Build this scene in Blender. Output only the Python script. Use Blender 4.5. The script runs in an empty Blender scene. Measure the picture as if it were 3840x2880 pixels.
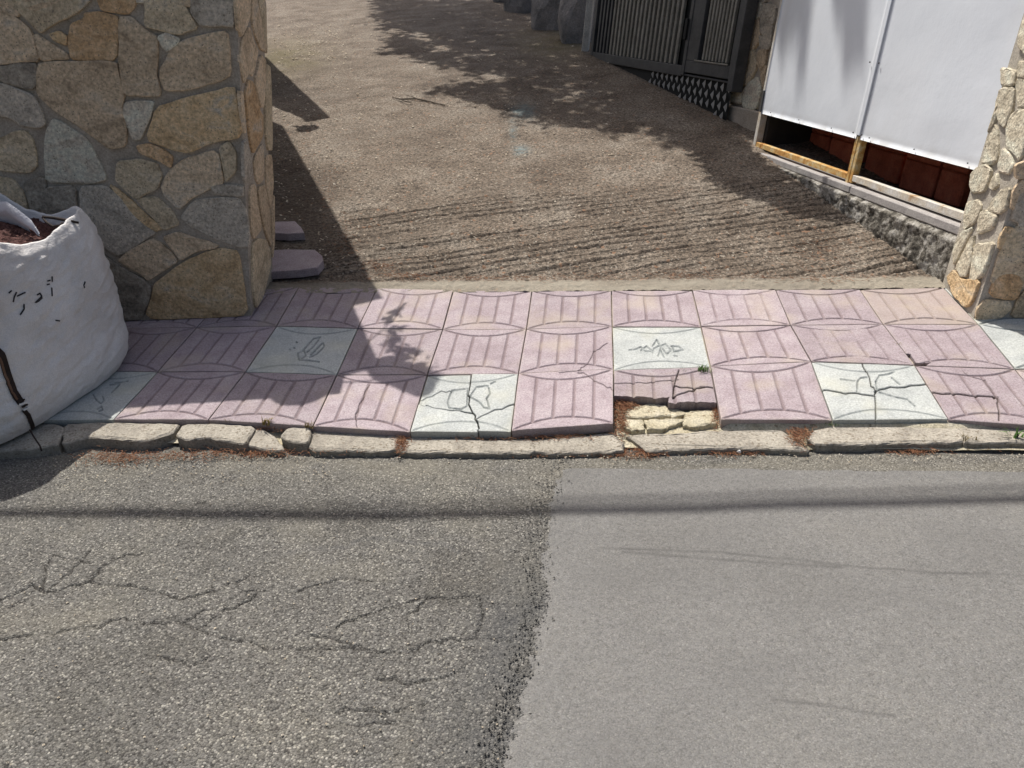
import bpy, math, random
import numpy as np
from mathutils import Vector, Matrix
from mathutils.bvhtree import BVHTree
random.seed(7); np.random.seed(7)
SC = bpy.context.scene
COL = SC.collection
# ------------------------------------------------------------------ camera
F = 3100.0
CP = np.array([-0.24407335, -4.0391028, 1.18242146])
RM = np.array([[0.9928513389585389, 0.1089870158418306, -0.04866260480213745],
               [0.08793607192442002, -0.39224524981755277, 0.9156478096135373],
               [0.08070604675450085, -0.9133813521051642, -0.399025111545379]])
cam = bpy.data.cameras.new('camera'); co = bpy.data.objects.new('camera', cam); COL.objects.link(co)
mw = Matrix.Identity(4)
for i in range(3):
    mw[i][0] = RM[i, 0]; mw[i][1] = -RM[i, 1]; mw[i][2] = -RM[i, 2]; mw[i][3] = CP[i]
co.matrix_world = mw
cam.sensor_fit = 'HORIZONTAL'; cam.sensor_width = 36.0; cam.lens = F / 3840 * 36.0
cam.clip_start = 0.05; cam.clip_end = 1500
SC.camera = co
# ------------------------------------------------------------------ light
S = np.array([-.338, .368, .866]); S /= np.linalg.norm(S)     # towards the sun
w = bpy.data.worlds.new('World'); SC.world = w; w.use_nodes = True
bg = w.node_tree.nodes['Background']; sky = w.node_tree.nodes.new('ShaderNodeTexSky')
sky.sky_type = 'NISHITA'; sky.sun_disc = False
sky.sun_elevation = math.asin(S[2]); sky.sun_rotation = math.atan2(S[0], S[1])
w.node_tree.links.new(sky.outputs[0], bg.inputs[0]); bg.inputs[1].default_value = 0.092; sky.dust_density = 5.0; sky.ozone_density = .4
sl = bpy.data.lights.new('sun', 'SUN'); sl.energy = 4.6; sl.angle = math.radians(.5); sl.color = (1, .955, .89)
so = bpy.data.objects.new('sun', sl); COL.objects.link(so)
so.rotation_euler = Vector(S).to_track_quat('Z', 'Y').to_euler(); so.location = (-6, 6, 14)
vs = SC.view_settings; vs.view_transform = 'Standard'; vs.look = 'None'; vs.exposure = 0.17; vs.gamma = 1; vs.use_curve_mapping = False

# ------------------------------------------------------------------ geometry of the place
GX, GY = .1171, .1535              # the whole slope: z = GX x + GY y
GN = np.array([-GX, -GY, 1.]); GN /= np.linalg.norm(GN)
def ray(px, py): return RM @ np.array([(px - 1920) / F, (py - 1440) / F, 1.0])
def G(px, py, off=0.0):            # point of the sloping ground
    r = ray(px, py); k = np.array([-GX, -GY, 1.]); return CP + r * ((off - CP @ k) / (r @ k))
def V(px, py, p0, d):              # point of a vertical plane through p0 along d
    n = np.array([d[1], -d[0], 0.]); r = ray(px, py); return CP + r * (((np.asarray(p0) - CP) @ n) / (r @ n))
def proj(P):
    q = (np.asarray(P) - CP) @ RM; return np.stack([q[..., 0] / q[..., 2] * F + 1920, q[..., 1] / q[..., 2] * F + 1440], -1)
def unit(v): v = np.asarray(v, float); return v / np.linalg.norm(v)
def gz(x, y): return GX * x + GY * y
RB, RO = .05, -.262                # road: z = GX x + RB (y+1.36) + RO
def rz(x, y): return GX * x + RB * (y + 1.36) + RO
def R(px, py, off=0.0):
    r = ray(px, py); k = np.array([-GX, -RB, 1.]); return CP + r * ((RO + RB * 1.36 + off - CP @ k) / (r @ k))
def zt(ox, oy, sc):                # coordinates read in an enlargement -> photograph
    return lambda *pts: [(ox + x / sc, oy + y / sc) for x, y in pts]

# ------------------------------------------------------------------ numeric noise
def hsh(ix, iy, seed):
    n = (ix.astype(np.int64) * 374761393 + iy.astype(np.int64) * 668265263 + seed * 1274126177) & 0x7fffffff
    n = ((n ^ (n >> 13)) * 1274126177) & 0x7fffffff
    n = n ^ (n >> 16)
    return (n & 0xffff) / 65535.0
def vnoise(x, y, seed=0):
    ix, iy = np.floor(x), np.floor(y); fx, fy = x - ix, y - iy
    fx = fx * fx * (3 - 2 * fx); fy = fy * fy * (3 - 2 * fy)
    a, b, c, d = hsh(ix, iy, seed), hsh(ix + 1, iy, seed), hsh(ix, iy + 1, seed), hsh(ix + 1, iy + 1, seed)
    return (a * (1 - fx) + b * fx) * (1 - fy) + (c * (1 - fx) + d * fx) * fy
def fbm(x, y, seed=0, o=4):
    s, a, t = 0, .5, 0
    for i in range(o): s = s + a * vnoise(x * 2 ** i, y * 2 ** i, seed + i * 17); t += a; a *= .5
    return s / t
def cells(x, y, seed=0):           # distance to nearest jittered point, and that point's random number
    ix, iy = np.floor(x), np.floor(y); best = np.full(x.shape, 9.); rid = np.zeros(x.shape)
    for dx in (-1, 0, 1):
        for dy in (-1, 0, 1):
            cx, cy = ix + dx, iy + dy
            d = np.hypot(cx + hsh(cx, cy, seed) - x, cy + hsh(cx, cy, seed + 5) - y)
            m = d < best; best = np.where(m, d, best); rid = np.where(m, hsh(cx, cy, seed + 9), rid)
    return best, rid
def seg_dist(X, Y, pts):           # distance of points to a polyline
    D = np.full(X.shape, 1e9)
    for (ax, ay), (bx, by) in zip(pts[:-1], pts[1:]):
        dx, dy = bx - ax, by - ay; L = dx * dx + dy * dy + 1e-12
        t = np.clip(((X - ax) * dx + (Y - ay) * dy) / L, 0, 1)
        D = np.minimum(D, np.hypot(X - ax - t * dx, Y - ay - t * dy))
    return D
def in_poly(X, Y, poly):
    ins = np.zeros(X.shape, bool); n = len(poly)
    for i in range(n):
        x1, y1 = poly[i]; x2, y2 = poly[(i + 1) % n]
        if y1 == y2: continue
        c = ((y1 > Y) != (y2 > Y)) & (X < (x2 - x1) * (Y - y1) / (y2 - y1) + x1)
        ins ^= c
    return ins

# ------------------------------------------------------------------ objects
def link(o, parent=None):
    COL.objects.link(o)
    if parent is not None: o.parent = parent
    return o
def tag(o, label=None, cat=None, group=None, kind=None):
    if label: o['label'] = label
    if cat: o['category'] = cat
    if group: o['group'] = group
    if kind: o['kind'] = kind
    return o
def org(o):
    p = np.zeros(3)
    while o is not None: p = p + np.array(o.location); o = o.parent
    return p
def obj(name, verts, faces, mat, parent=None, smooth=False, attrs=None, loc=None):
    verts = np.asarray(verts, float)
    base = org(parent) if parent is not None else np.zeros(3)
    L = np.asarray(loc, float) - base if loc is not None else np.zeros(3)
    verts = verts - base - L
    me = bpy.data.meshes.new(name)
    if isinstance(faces, np.ndarray):
        k = faces.shape[1]; n = len(faces)
        me.vertices.add(len(verts)); me.vertices.foreach_set('co', verts.ravel())
        me.loops.add(n * k); me.loops.foreach_set('vertex_index', faces.ravel().astype(np.int32))
        me.polygons.add(n); me.polygons.foreach_set('loop_start', np.arange(0, n * k, k, dtype=np.int32))
        me.update(calc_edges=True)
    else:
        me.from_pydata(verts.tolist(), [], [list(map(int, f)) for f in faces]); me.update()
    me.polygons.foreach_set('use_smooth', np.full(len(me.polygons), smooth)); me.validate()
    if attrs:
        for k, v in attrs.items():
            a = me.attributes.new(k, 'FLOAT', 'POINT'); a.data.foreach_set('value', np.asarray(v, np.float32))
    me.materials.append(mat)
    o = bpy.data.objects.new(name, me); o.location = L
    return link(o, parent)
def thing(name, loc, label, cat, group=None):
    o = bpy.data.objects.new(name, None); o.location = loc; o.empty_display_size = .1
    return tag(link(o), label, cat, group)
class MB:
    def __init__(s): s.v, s.f = [], []
    def add(s, v, f):
        b = len(s.v); s.v += [list(map(float, p)) for p in v]; s.f += [[i + b for i in q] for q in f]; return s
    def box(s, o, ax, ay, az, bev=0.0):            # o corner, three edge vectors
        o, ax, ay, az = map(np.asarray, (o, ax, ay, az))
        if bev <= 0:
            P = [o + ax * i + ay * j + az * k for k in (0, 1) for j in (0, 1) for i in (0, 1)]
            fs = [[0, 2, 3, 1], [4, 5, 7, 6], [0, 1, 5, 4], [2, 6, 7, 3], [0, 4, 6, 2], [1, 3, 7, 5]]
            if np.dot(np.cross(ax, ay), az) < 0: fs = [q[::-1] for q in fs]
            return s.add(P, fs)
        lx, ly, lz = map(np.linalg.norm, (ax, ay, az)); bx, by, bz = bev / lx, bev / ly, bev / lz
        rings = []
        for (k, ins) in ((0, 1), (bz, 0), (1 - bz, 0), (1, 1)):
            x0, y0 = (bx, by) if ins else (0, 0)
            if ins: q = [(x0, y0), (1 - x0, y0), (1 - x0, 1 - y0), (x0, 1 - y0)]; q = [q[0], q[0], q[1], q[1], q[2], q[2], q[3], q[3]]
            if ins: q = [(bx, by), (bx, by), (1 - bx, by), (1 - bx, by), (1 - bx, 1 - by), (1 - bx, 1 - by), (bx, 1 - by), (bx, 1 - by)]
            else: q = [(0, by), (bx, 0), (1 - bx, 0), (1, by), (1, 1 - by), (1 - bx, 1), (bx, 1), (0, 1 - by)]
            rings.append([o + ax * a + ay * b + az * k for a, b in q])
        P = sum(rings, []); fs = []
        for r in range(3):
            for i in range(8):
                j = (i + 1) % 8; fs.append([r * 8 + i, r * 8 + j, r * 8 + 8 + j, r * 8 + 8 + i])
        fs.append(list(range(7, -1, -1))); fs.append(list(range(24, 32)))
        return s.add(P, fs)
    def tube(s, pts, rad, n=6, cap=True):
        pts = [np.asarray(p, float) for p in pts]; m = len(pts)
        rad = rad if hasattr(rad, '__len__') else [rad] * m
        P, fs = [], []; up = np.array([.13, .21, .97])
        for i, p in enumerate(pts):
            t = unit(pts[min(i + 1, m - 1)] - pts[max(i - 1, 0)])
            a = np.cross(t, up); a = unit(a) if np.linalg.norm(a) > 1e-3 else np.array([1., 0, 0]); b = np.cross(a, t)
            for k in range(n):
                th = 2 * math.pi * k / n; P.append(p + rad[i] * (math.cos(th) * a + math.sin(th) * b))
        for i in range(m - 1):
            for k in range(n):
                k2 = (k + 1) % n; fs.append([i * n + k, i * n + k2, i * n + n + k2, i * n + n + k])
        if cap: fs.append(list(range(n))[::-1]); fs.append([(m - 1) * n + k for k in range(n)])
        return s.add(P, fs)
    def build(s, name, mat, parent=None, smooth=False, loc=None):
        return obj(name, s.v, s.f, mat, parent, smooth, loc=loc)
def grid_faces(nx, ny):
    i = np.arange(nx - 1)[None, :]; j = np.arange(ny - 1)[:, None]; a = j * nx + i
    return np.stack([a, a + 1, a + nx + 1, a + nx], -1).reshape(-1, 4)

# ------------------------------------------------------------------ materials
def ramp(nt, src, stops, pos=None):
    n = nt.nodes.new('ShaderNodeValToRGB'); e = n.color_ramp.elements
    k = len(stops); pos = pos or [.28 + .44 * i / max(1, k - 1) for i in range(k)]
    while len(e) < k: e.new(.5)
    for i in range(k): e[i].position = pos[i]; c = stops[i]; e[i].color = (*c, 1) if hasattr(c, '__len__') else (c, c, c, 1)
    nt.links.new(src, n.inputs[0]); return n.outputs[0]
def mixc(nt, fac, a, b, mode='MIX'):
    n = nt.nodes.new('ShaderNodeMix'); n.data_type = 'RGBA'; n.blend_type = mode
    for idx, val in ((0, fac), (6, a), (7, b)):
        if isinstance(val, (int, float)): n.inputs[idx].default_value = val
        elif isinstance(val, tuple): n.inputs[idx].default_value = (*val, 1)
        else: nt.links.new(val, n.inputs[idx])
    return n.outputs[2]
def mth(nt, op, a, b=None, clamp=False):
    n = nt.nodes.new('ShaderNodeMath'); n.operation = op; n.use_clamp = clamp
    for i, val in ((0, a), (1, b)):
        if val is None: continue
        if isinstance(val, (int, float)): n.inputs[i].default_value = val
        else: nt.links.new(val, n.inputs[i])
    return n.outputs[0]
def noise(nt, co_, scale, detail=5, rough=.6, dist=0):
    n = nt.nodes.new('ShaderNodeTexNoise'); n.inputs['Scale'].default_value = scale; n.inputs['Detail'].default_value = detail
    n.inputs['Roughness'].default_value = rough; n.inputs['Distortion'].default_value = dist; nt.links.new(co_, n.inputs['Vector']); return n.outputs[0]
def voro(nt, co_, scale, out='Color', feat='F1', rnd=1):
    n = nt.nodes.new('ShaderNodeTexVoronoi'); n.feature = feat; n.inputs['Scale'].default_value = scale; n.inputs['Randomness'].default_value = rnd
    nt.links.new(co_, n.inputs['Vector']); return n.outputs[out]
def attr(nt, name):
    n = nt.nodes.new('ShaderNodeAttribute'); n.attribute_name = name; return n.outputs['Fac']
MATS = {}
def mat(name, cols, scale=6, detail=6, rough=.85, grain=None, bump=None, specks=None, masks=(), rnd=0, metal=0, spec=.3, stretch=None, pos=None, dist=.4):
    """cols: colour ramp over a noise; grain (scale, amount); bump (scale, distance);
    specks [(scale, fraction, colour)]; masks [(attribute, colour, amount)]; rnd: value spread between objects"""
    if name in MATS: return MATS[name]
    m = bpy.data.materials.new(name); m.use_nodes = True; nt = m.node_tree; b = nt.nodes['Principled BSDF']
    tc = nt.nodes.new('ShaderNodeTexCoord').outputs['Object']
    if stretch:
        mp = nt.nodes.new('ShaderNodeMapping'); mp.inputs['Scale'].default_value = stretch; nt.links.new(tc, mp.inputs[0]); tcs = mp.outputs[0]
    else: tcs = tc
    if rnd:
        oi = nt.nodes.new('ShaderNodeObjectInfo'); va = nt.nodes.new('ShaderNodeVectorMath'); va.operation = 'SCALE'
        cb = nt.nodes.new('ShaderNodeCombineXYZ'); nt.links.new(oi.outputs['Random'], cb.inputs[0]); nt.links.new(oi.outputs['Random'], cb.inputs[2])
        nt.links.new(cb.outputs[0], va.inputs[0]); va.inputs['Scale'].default_value = 37.0
        ad = nt.nodes.new('ShaderNodeVectorMath'); nt.links.new(tcs, ad.inputs[0]); nt.links.new(va.outputs[0], ad.inputs[1]); tcs = ad.outputs[0]
    c = ramp(nt, noise(nt, tcs, scale, detail, .62, dist), cols, pos)
    if grain:
        g = noise(nt, tc, grain[0], 3, .7); g = ramp(nt, g, [1 - grain[1], 1 + grain[1] * .6], [.3, .7]); c = mixc(nt, 1.0, c, g, 'MULTIPLY')
    for sc_, fr, colr in (specks or []):
        sx = nt.nodes.new('ShaderNodeSeparateColor'); nt.links.new(voro(nt, tc, sc_), sx.inputs[0])
        k = mth(nt, 'GREATER_THAN', sx.outputs[0], 1 - fr); c = mixc(nt, mth(nt, 'MULTIPLY', k, .85), c, colr)
    for an, colr, amt in masks:
        c = mixc(nt, mth(nt, 'MULTIPLY', attr(nt, an), amt, True), c, colr)
    if rnd:
        hv = nt.nodes.new('ShaderNodeHueSaturation'); mr = nt.nodes.new('ShaderNodeMapRange'); nt.links.new(oi.outputs['Random'], mr.inputs[0])
        mr.inputs[3].default_value = 1 - rnd; mr.inputs[4].default_value = 1 + rnd; nt.links.new(mr.outputs[0], hv.inputs['Value']); nt.links.new(c, hv.inputs['Color']); c = hv.outputs[0]
    nt.links.new(c, b.inputs['Base Color']); b.inputs['Roughness'].default_value = rough; b.inputs['Metallic'].default_value = metal
    b.inputs['Specular IOR Level'].default_value = spec
    if bump:
        h = noise(nt, tc, bump[0], 6, .65)
        bn = nt.nodes.new('ShaderNodeBump'); bn.inputs['Strength'].default_value = 1; bn.inputs['Distance'].default_value = bump[1]
        nt.links.new(h, bn.inputs['Height']); nt.links.new(bn.outputs[0], b.inputs['Normal'])
    MATS[name] = m; return m
def asphalt(name, c_lo, c_mid, c_hi, cell, big, bumpd, masks=(), gap=.45, con=1.0):
    m = bpy.data.materials.new(name); m.use_nodes = True; nt = m.node_tree; b = nt.nodes['Principled BSDF']
    tc = nt.nodes.new('ShaderNodeTexCoord').outputs['Object']
    sx = nt.nodes.new('ShaderNodeSeparateColor'); nt.links.new(voro(nt, tc, cell), sx.inputs[0])
    c = ramp(nt, sx.outputs[0], [c_lo, c_mid, c_mid, c_hi], [0., .35, .8, 1.])
    tint = ramp(nt, sx.outputs[1], [(1.03, 1.01, .93), (1, 1, 1), (1.03, .98, .95)], [0, .5, 1]); c = mixc(nt, .6, c, tint, 'MULTIPLY')
    d = voro(nt, tc, cell, 'Distance'); c = mixc(nt, 1.0, c, ramp(nt, d, [1.05, 1.0, gap], [0, .5, .85]), 'MULTIPLY')
    c = mixc(nt, 1.0, c, ramp(nt, noise(nt, tc, big, 5, .6), [(1 - .20 * con, 1 - .21 * con, 1 - .23 * con), (1.0, 1., 1.), (1 + .13 * con, 1 + .115 * con, 1 + .07 * con)], [.3, .5, .7]), 'MULTIPLY')
    c = mixc(nt, 1.0, c, ramp(nt, noise(nt, tc, 70, 5, .75), [1 - .34 * con, 1 + .3 * con], [.3, .7]), 'MULTIPLY')
    for an, colr, amt in masks: c = mixc(nt, mth(nt, 'MULTIPLY', attr(nt, an), amt, True), c, colr)
    nt.links.new(c, b.inputs['Base Color']); b.inputs['Roughness'].default_value = .88; b.inputs['Specular IOR Level'].default_value = .25
    h = mth(nt, 'ADD', mth(nt, 'MULTIPLY', d, -1.0), mth(nt, 'MULTIPLY', noise(nt, tc, 160, 4, .7), .8))
    bn = nt.nodes.new('ShaderNodeBump'); bn.inputs['Strength'].default_value = 1; bn.inputs['Distance'].default_value = bumpd
    nt.links.new(h, bn.inputs['Height']); nt.links.new(bn.outputs[0], b.inputs['Normal'])
    return m
m_old = asphalt('old_asphalt', (.062, .060, .056), (.146, .142, .132), (.33, .32, .29), 190, 2.2, .0030, [('crack_dark', (.022, .02, .019), 1.0), ('stain', (.07, .073, .077), .55), ('dust', (.25, .23, .18), .35)], gap=.45)
m_new = asphalt('new_asphalt', (.138, .136, .132), (.178, .176, .171), (.225, .222, .215), 260, 1.6, .0010, [('crack_dark', (.07, .068, .066), .8), ('stain', (.12, .118, .115), .5)], gap=.75, con=.6)
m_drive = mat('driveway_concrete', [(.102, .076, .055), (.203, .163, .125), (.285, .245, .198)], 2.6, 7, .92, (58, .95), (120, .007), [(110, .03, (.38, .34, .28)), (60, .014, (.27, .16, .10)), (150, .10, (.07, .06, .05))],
              [('strip', (.34, .31, .25), .85), ('paint', (.16, .34, .40), .6), ('dirt_shade', (.065, .048, .036), .72), ('moss', (.12, .105, .04), .5)])
m_pink = mat('pink_tile', [(.312, .252, .268), (.388, .323, .342), (.445, .385, .398)], 9, 8, .85, (150, .34), (170, .003), [(260, .05, (.26, .20, .21))], [('groove', (.15, .105, .105), .62), ('crack_dark', (.13, .10, .085), .8), ('dust', (.45, .38, .30), .7)], rnd=.11)
m_white = mat('white_tile', [(.36, .38, .37), (.46, .48, .465), (.52, .54, .51)], 9, 8, .8, (140, .32), (170, .003), None, [('groove', (.10, .12, .12), .7), ('crack_dark', (.09, .09, .08), .85), ('dust', (.58, .56, .42), .5)], rnd=.04)
m_bed = mat('mortar_bed', [(.40, .35, .24), (.52, .47, .34), (.60, .55, .43)], 14, 6, .95, (120, .4), (90, .006), [(90, .03, (.25, .2, .13))])
m_kerb = mat('kerb_concrete', [(.25, .225, .19), (.375, .342, .285), (.46, .425, .36)], 9, 8, .93, (110, .38), (75, .004), [(130, .06, (.2, .17, .13))], [('grime_shade', (.13, .11, .085), .55)], rnd=.06)
m_mortar = mat('grey_mortar', [(.31, .268, .212), (.415, .362, .295), (.49, .43, .36)], 9, 6, .95, (120, .3), (90, .004))
m_mortar_w = mat('beige_mortar', [(.34, .31, .26), (.46, .42, .355), (.54, .50, .425)], 9, 8, .95, (120, .3), (80, .005))
STN = {'t': [(0.491, 0.369, 0.244), (0.608, 0.466, 0.311), (0.667, 0.525, 0.361)], 'g': [(0.448, 0.393, 0.313), (0.560, 0.492, 0.396), (0.627, 0.556, 0.451)], 'p': [(0.560, 0.487, 0.377), (0.672, 0.588, 0.465), (0.739, 0.660, 0.534)], 'o': [(0.480, 0.301, 0.160), (0.600, 0.398, 0.218), (0.660, 0.474, 0.289)], 'v': [(0.491, 0.389, 0.256), (0.597, 0.481, 0.323), (0.655, 0.541, 0.374)], 'd': [(0.280, 0.241, 0.189), (0.381, 0.331, 0.262), (0.459, 0.404, 0.322)], 'y': [(0.516, 0.357, 0.191), (0.636, 0.449, 0.250), (0.684, 0.515, 0.312)], 's': [(0.538, 0.474, 0.354), (0.678, 0.608, 0.466), (0.720, 0.704, 0.559)]}
m_st = {k: mat('stone_' + k, [tuple(q * .72 for q in v[0]), v[1], tuple(min(.75, q * 1.1) for q in v[2])] + [STN['g'][1]] * (k not in 'sgd'), 5.5, 8, .9, (70, .42), (38, .016), [(230, .02, (.2, .17, .13))], rnd=.10, stretch=(1, 1, 1.7), dist=1.1) for k, v in STN.items()}
m_far = mat('dark_boulder', [(.14, .133, .126), (.25, .235, .222), (.35, .32, .30)], 4, 6, .95, (60, .3), (30, .02), rnd=.12)
m_panel = mat('white_sheet', [(.77, .815, .87), (.81, .855, .91), (.83, .87, .92)], 1.1, 4, .38, None, (3, .004), None, [('grime_shade', (.33, .30, .24), .5)], spec=.5)
m_rust = mat('rusty_cream_paint', [(.34, .13, .035), (.56, .30, .085), (.62, .44, .19), (.64, .57, .40)], 13, 6, .75, (80, .25), (70, .002), pos=[.34, .44, .54, .66])
m_rust2 = mat('pale_flaking_paint', [(.42, .24, .10), (.60, .53, .42), (.66, .64, .60)], 9, 6, .7, (80, .2), (70, .002), pos=[.30, .42, .6])
m_plinth = mat('lichen_render', [(.055, .05, .042), (.16, .145, .12), (.36, .34, .30), (.48, .46, .42)], 16, 9, .96, (140, .5), (60, .012), pos=[.36, .46, .55, .66])
m_ledge = mat('ledge_cement', [(.30, .28, .27), (.40, .375, .36), (.46, .44, .41)], 8, 5, .9, (120, .25), (70, .003))
m_clay = mat('fired_clay', [(.30, .075, .042), (.48, .13, .075), (.56, .18, .105)], 9, 5, .8, (90, .25), (60, .002), rnd=.12)
m_dark = mat('dark_metal', [(.045, .047, .048), (.07, .071, .071), (.10, .10, .097)], 6, 5, .55, (60, .2), None, spec=.4)
m_bar = mat('weathered_bar', [(.18, .17, .14), (.26, .245, .205), (.33, .31, .265)], 9, 5, .6, (70, .25), None, spec=.4, rnd=.1)
m_lat = mat('pale_lattice', [(.32, .31, .29), (.46, .45, .42)], 9, 5, .6)
m_black = mat('black_sheet', [(.010, .011, .011), (.016, .018, .017)], 3, 4, .7)
m_post = mat('pale_post', [(.36, .34, .30), (.52, .50, .45), (.60, .58, .53)], 8, 5, .9, (80, .3), (50, .004))
m_bag = mat('woven_bag', [(.60, .585, .565), (.73, .715, .70), (.78, .77, .755)], 3, 6, .6, (240, .16), (34, .009), None, [('grime_shade', (.36, .29, .24), .45)], spec=.35)
m_strap = mat('dark_strap', [(.02, .014, .012), (.04, .025, .02)], 20, 4, .8)
m_strap2 = mat('brown_strap', [(.12, .065, .04), (.2, .12, .08)], 20, 4, .8)
m_film = mat('plastic_film', [(.42, .43, .47), (.58, .58, .62)], 6, 5, .3, None, (14, .012), spec=.6)
m_gravel = mat('red_gravel', [(.05, .022, .018), (.12, .055, .045), (.20, .11, .10)], 60, 4, .95, (140, .5), (90, .01))
m_ink = mat('ink', [(.015, .015, .02), (.03, .03, .035)], 20, 2, .6)
m_needle = mat('pine_needle', [(.16, .065, .035), (.25, .115, .06), (.34, .20, .11)], 40, 3, .85)
m_flake = mat('dry_flake', [(.42, .33, .22), (.58, .50, .38), (.66, .61, .52)], 30, 3, .8)
m_grass = mat('weed_green', [(.06, .13, .025), (.11, .20, .045)], 30, 3, .7)
m_dry = mat('weed_dry', [(.20, .15, .05), (.30, .24, .10)], 30, 3, .8)
m_leaf = mat('tree_leaf', [(.035, .065, .02), (.06, .10, .03)], 2, 3, .7)
m_bark = mat('bark', [(.06, .048, .038), (.13, .105, .085)], 12, 6, .95, None, (25, .01))
m_wall = mat('white_render', [(.55, .54, .50), (.64, .63, .59)], 3, 5, .9, (80, .15), (60, .002))
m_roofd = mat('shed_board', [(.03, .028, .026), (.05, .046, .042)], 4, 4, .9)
m_soil = mat('earth', [(.10, .08, .055), (.17, .14, .10)], 1.5, 6, .95, (20, .3), (8, .02))
m_cable = mat('cable_rubber', [(.02, .02, .02), (.03, .03, .03)], 3, 2, .6)
m_pebble = mat('white_pebble', [(.7, .69, .66), (.78, .77, .74)], 20, 3, .8)
m_capr = mat('red_brick', [(.17, .075, .06), (.25, .12, .10)], 14, 5, .9, (90, .3), (60, .003))

# ------------------------------------------------------------------ setting: ground, road, driveway
a = 250
P = [(x, y, gz(x, y) - .30) for x, y in ((-a, -a), (a, -a), (a, a), (-a, a))]
tag(obj('ground', P, [[0, 1, 2, 3]], m_soil), kind='structure')

Z3 = zt(0, 1600, 1.152)
CR = [Z3((0, 760), (150, 690), (200, 720), (270, 710), (390, 670), (480, 690), (560, 685), (640, 700), (700, 720), (780, 740), (880, 725), (930, 710), (1080, 640)),
      Z3((0, 925), (140, 905), (400, 870), (540, 830), (640, 850), (780, 845), (900, 790)),
      Z3((780, 845), (860, 880), (960, 910), (1080, 930), (1150, 955), (1300, 955), (1440, 960), (1540, 945), (1590, 970), (1700, 975), (1780, 970), (1830, 940), (1920, 920), (2080, 910), (2212, 930)),
      Z3((400, 660), (430, 620), (500, 570), (620, 545)), Z3((190, 715), (200, 610), (240, 560)),
      Z3((1450, 870), (1540, 830), (1700, 770), (1850, 740), (2080, 735), (2090, 830), (2060, 910)),
      Z3((1050, 720), (1280, 710), (1480, 650), (1620, 665)), Z3((1450, 1230), (1560, 1220), (1700, 1240), (1850, 1190)), Z3((1480, 1290), (1720, 1280)), Z3((840, 340), (900, 315)), Z3((0, 800), (60, 770), (150, 740)), Z3((230, 560), (330, 575), (400, 590)), Z3((860, 870), (960, 800), (1060, 760), (1120, 700)), Z3((1540, 970), (1500, 930), (1340, 900)), Z3((1850, 740), (1760, 820), (1780, 900)), Z3((700, 1000), (830, 1040), (900, 1000)), Z3((1650, 1090), (1800, 1110), (1980, 1060)), Z3((400, 530), (300, 640), (200, 720))]
def wobble(pts, amp, n=5):
    out = []
    for p, q in zip(pts[:-1], pts[1:]):
        for i in range(n):
            t = i / n; out.append((p[0] + (q[0] - p[0]) * t + random.uniform(-amp, amp), p[1] + (q[1] - p[1]) * t + random.uniform(-amp, amp)))
    return out + [pts[-1]]
def axis(lo, hi, step, fine_lo, fine_hi, grow=1.25):
    a_ = list(np.arange(fine_lo, fine_hi, step)); s = step
    while a_[-1] < hi: s *= grow; a_.append(min(hi, a_[-1] + s))
    s = step
    while a_[0] > lo: s *= grow; a_.insert(0, max(lo, a_[0] - s))
    return np.array(a_)
BND = [(2112, 1690), (2075, 1780), (2045, 1900), (2018, 2050), (2012, 2220), (1995, 2330), (1958, 2480), (1915, 2620), (1880, 2740), (1852, 2880), (1835, 3050)]
bndw = [tuple(R(*p)[:2]) for p in BND]
def road():
    xs = axis(-30, 30, .0052, -2.25, -.02); ys = axis(-12, -1.2, .0052, -2.72, -1.28)
    X, Y = np.meshgrid(xs, ys); fine = (X > -2.3) & (X < .1) & (Y > -2.8)
    d, rid = cells(X / .0095, Y / .0095, 3)
    seam = np.exp(-(seg_dist(X, Y, bndw) / .28) ** 2) * np.clip((-Y - 1.9) / .3, 0, 1)
    h = (.5 - np.clip(d, 0, .8)) * .0036 * (.5 + rid) * (1 + 1.3 * seam) + (fbm(X / .05, Y / .05, 4) - .5) * .006
    h = np.where(fine, h, 0) + (fbm(X / .6, Y / .6, 8, 3) - .5) * .014
    crack_dark = np.zeros(X.shape)
    for c in CR:
        wpts = [tuple(R(*p)[:2]) for p in wobble(c, 7)]
        D = seg_dist(X, Y, wpts); wd = .0014 + .0026 * fbm(X / .08, Y / .08, 21, 2)
        crack_dark = np.maximum(crack_dark, np.clip(1.25 - D / wd, 0, 1) * np.clip(2.4 * vnoise(X / .05, Y / .05, 31) - .1, 0, 1))
    h -= crack_dark * .013
    near = np.exp(-(seg_dist(X, Y, bndw) / .16) ** 2)
    st = np.clip(near * 1.1 * np.clip((-Y - 1.75) / .3, 0, 1) * (fbm(X / .1, Y / .1, 51) * 1.6 - .1), 0, 1)
    Z4 = zt(0, 1600, 1.152)
    tr = [tuple(R(*p)[:2]) for p in Z4((1250, 540), (1380, 520), (1500, 515), (1560, 480), (1680, 480), (1780, 500), (1920, 505), (1980, 540))]
    st = np.maximum(st, np.clip(1.2 - seg_dist(X, Y, tr) / .014, 0, 1) * (vnoise(X / .02, Y / .02, 77) * .9 + .1) * .7)
    du = np.clip(1 - (-1.36 - Y) / .20, 0, 1) * np.clip(fbm(X / .12, Y / .07, 61) * 2.2 - .55, 0, 1)
    du = np.maximum(du, np.clip(fbm(X / .25, Y / .25, 66) * 2.4 - 1.35, 0, .6))
    Zv = rz(X, Y) + h
    v = np.stack([X, Y, Zv], -1).reshape(-1, 3)
    return obj('road', v, grid_faces(len(xs), len(ys)), m_old, smooth=True, attrs={'crack_dark': crack_dark.ravel(), 'stain': st.ravel(), 'dust': du.ravel()})
tag(road(), kind='structure')
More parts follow.
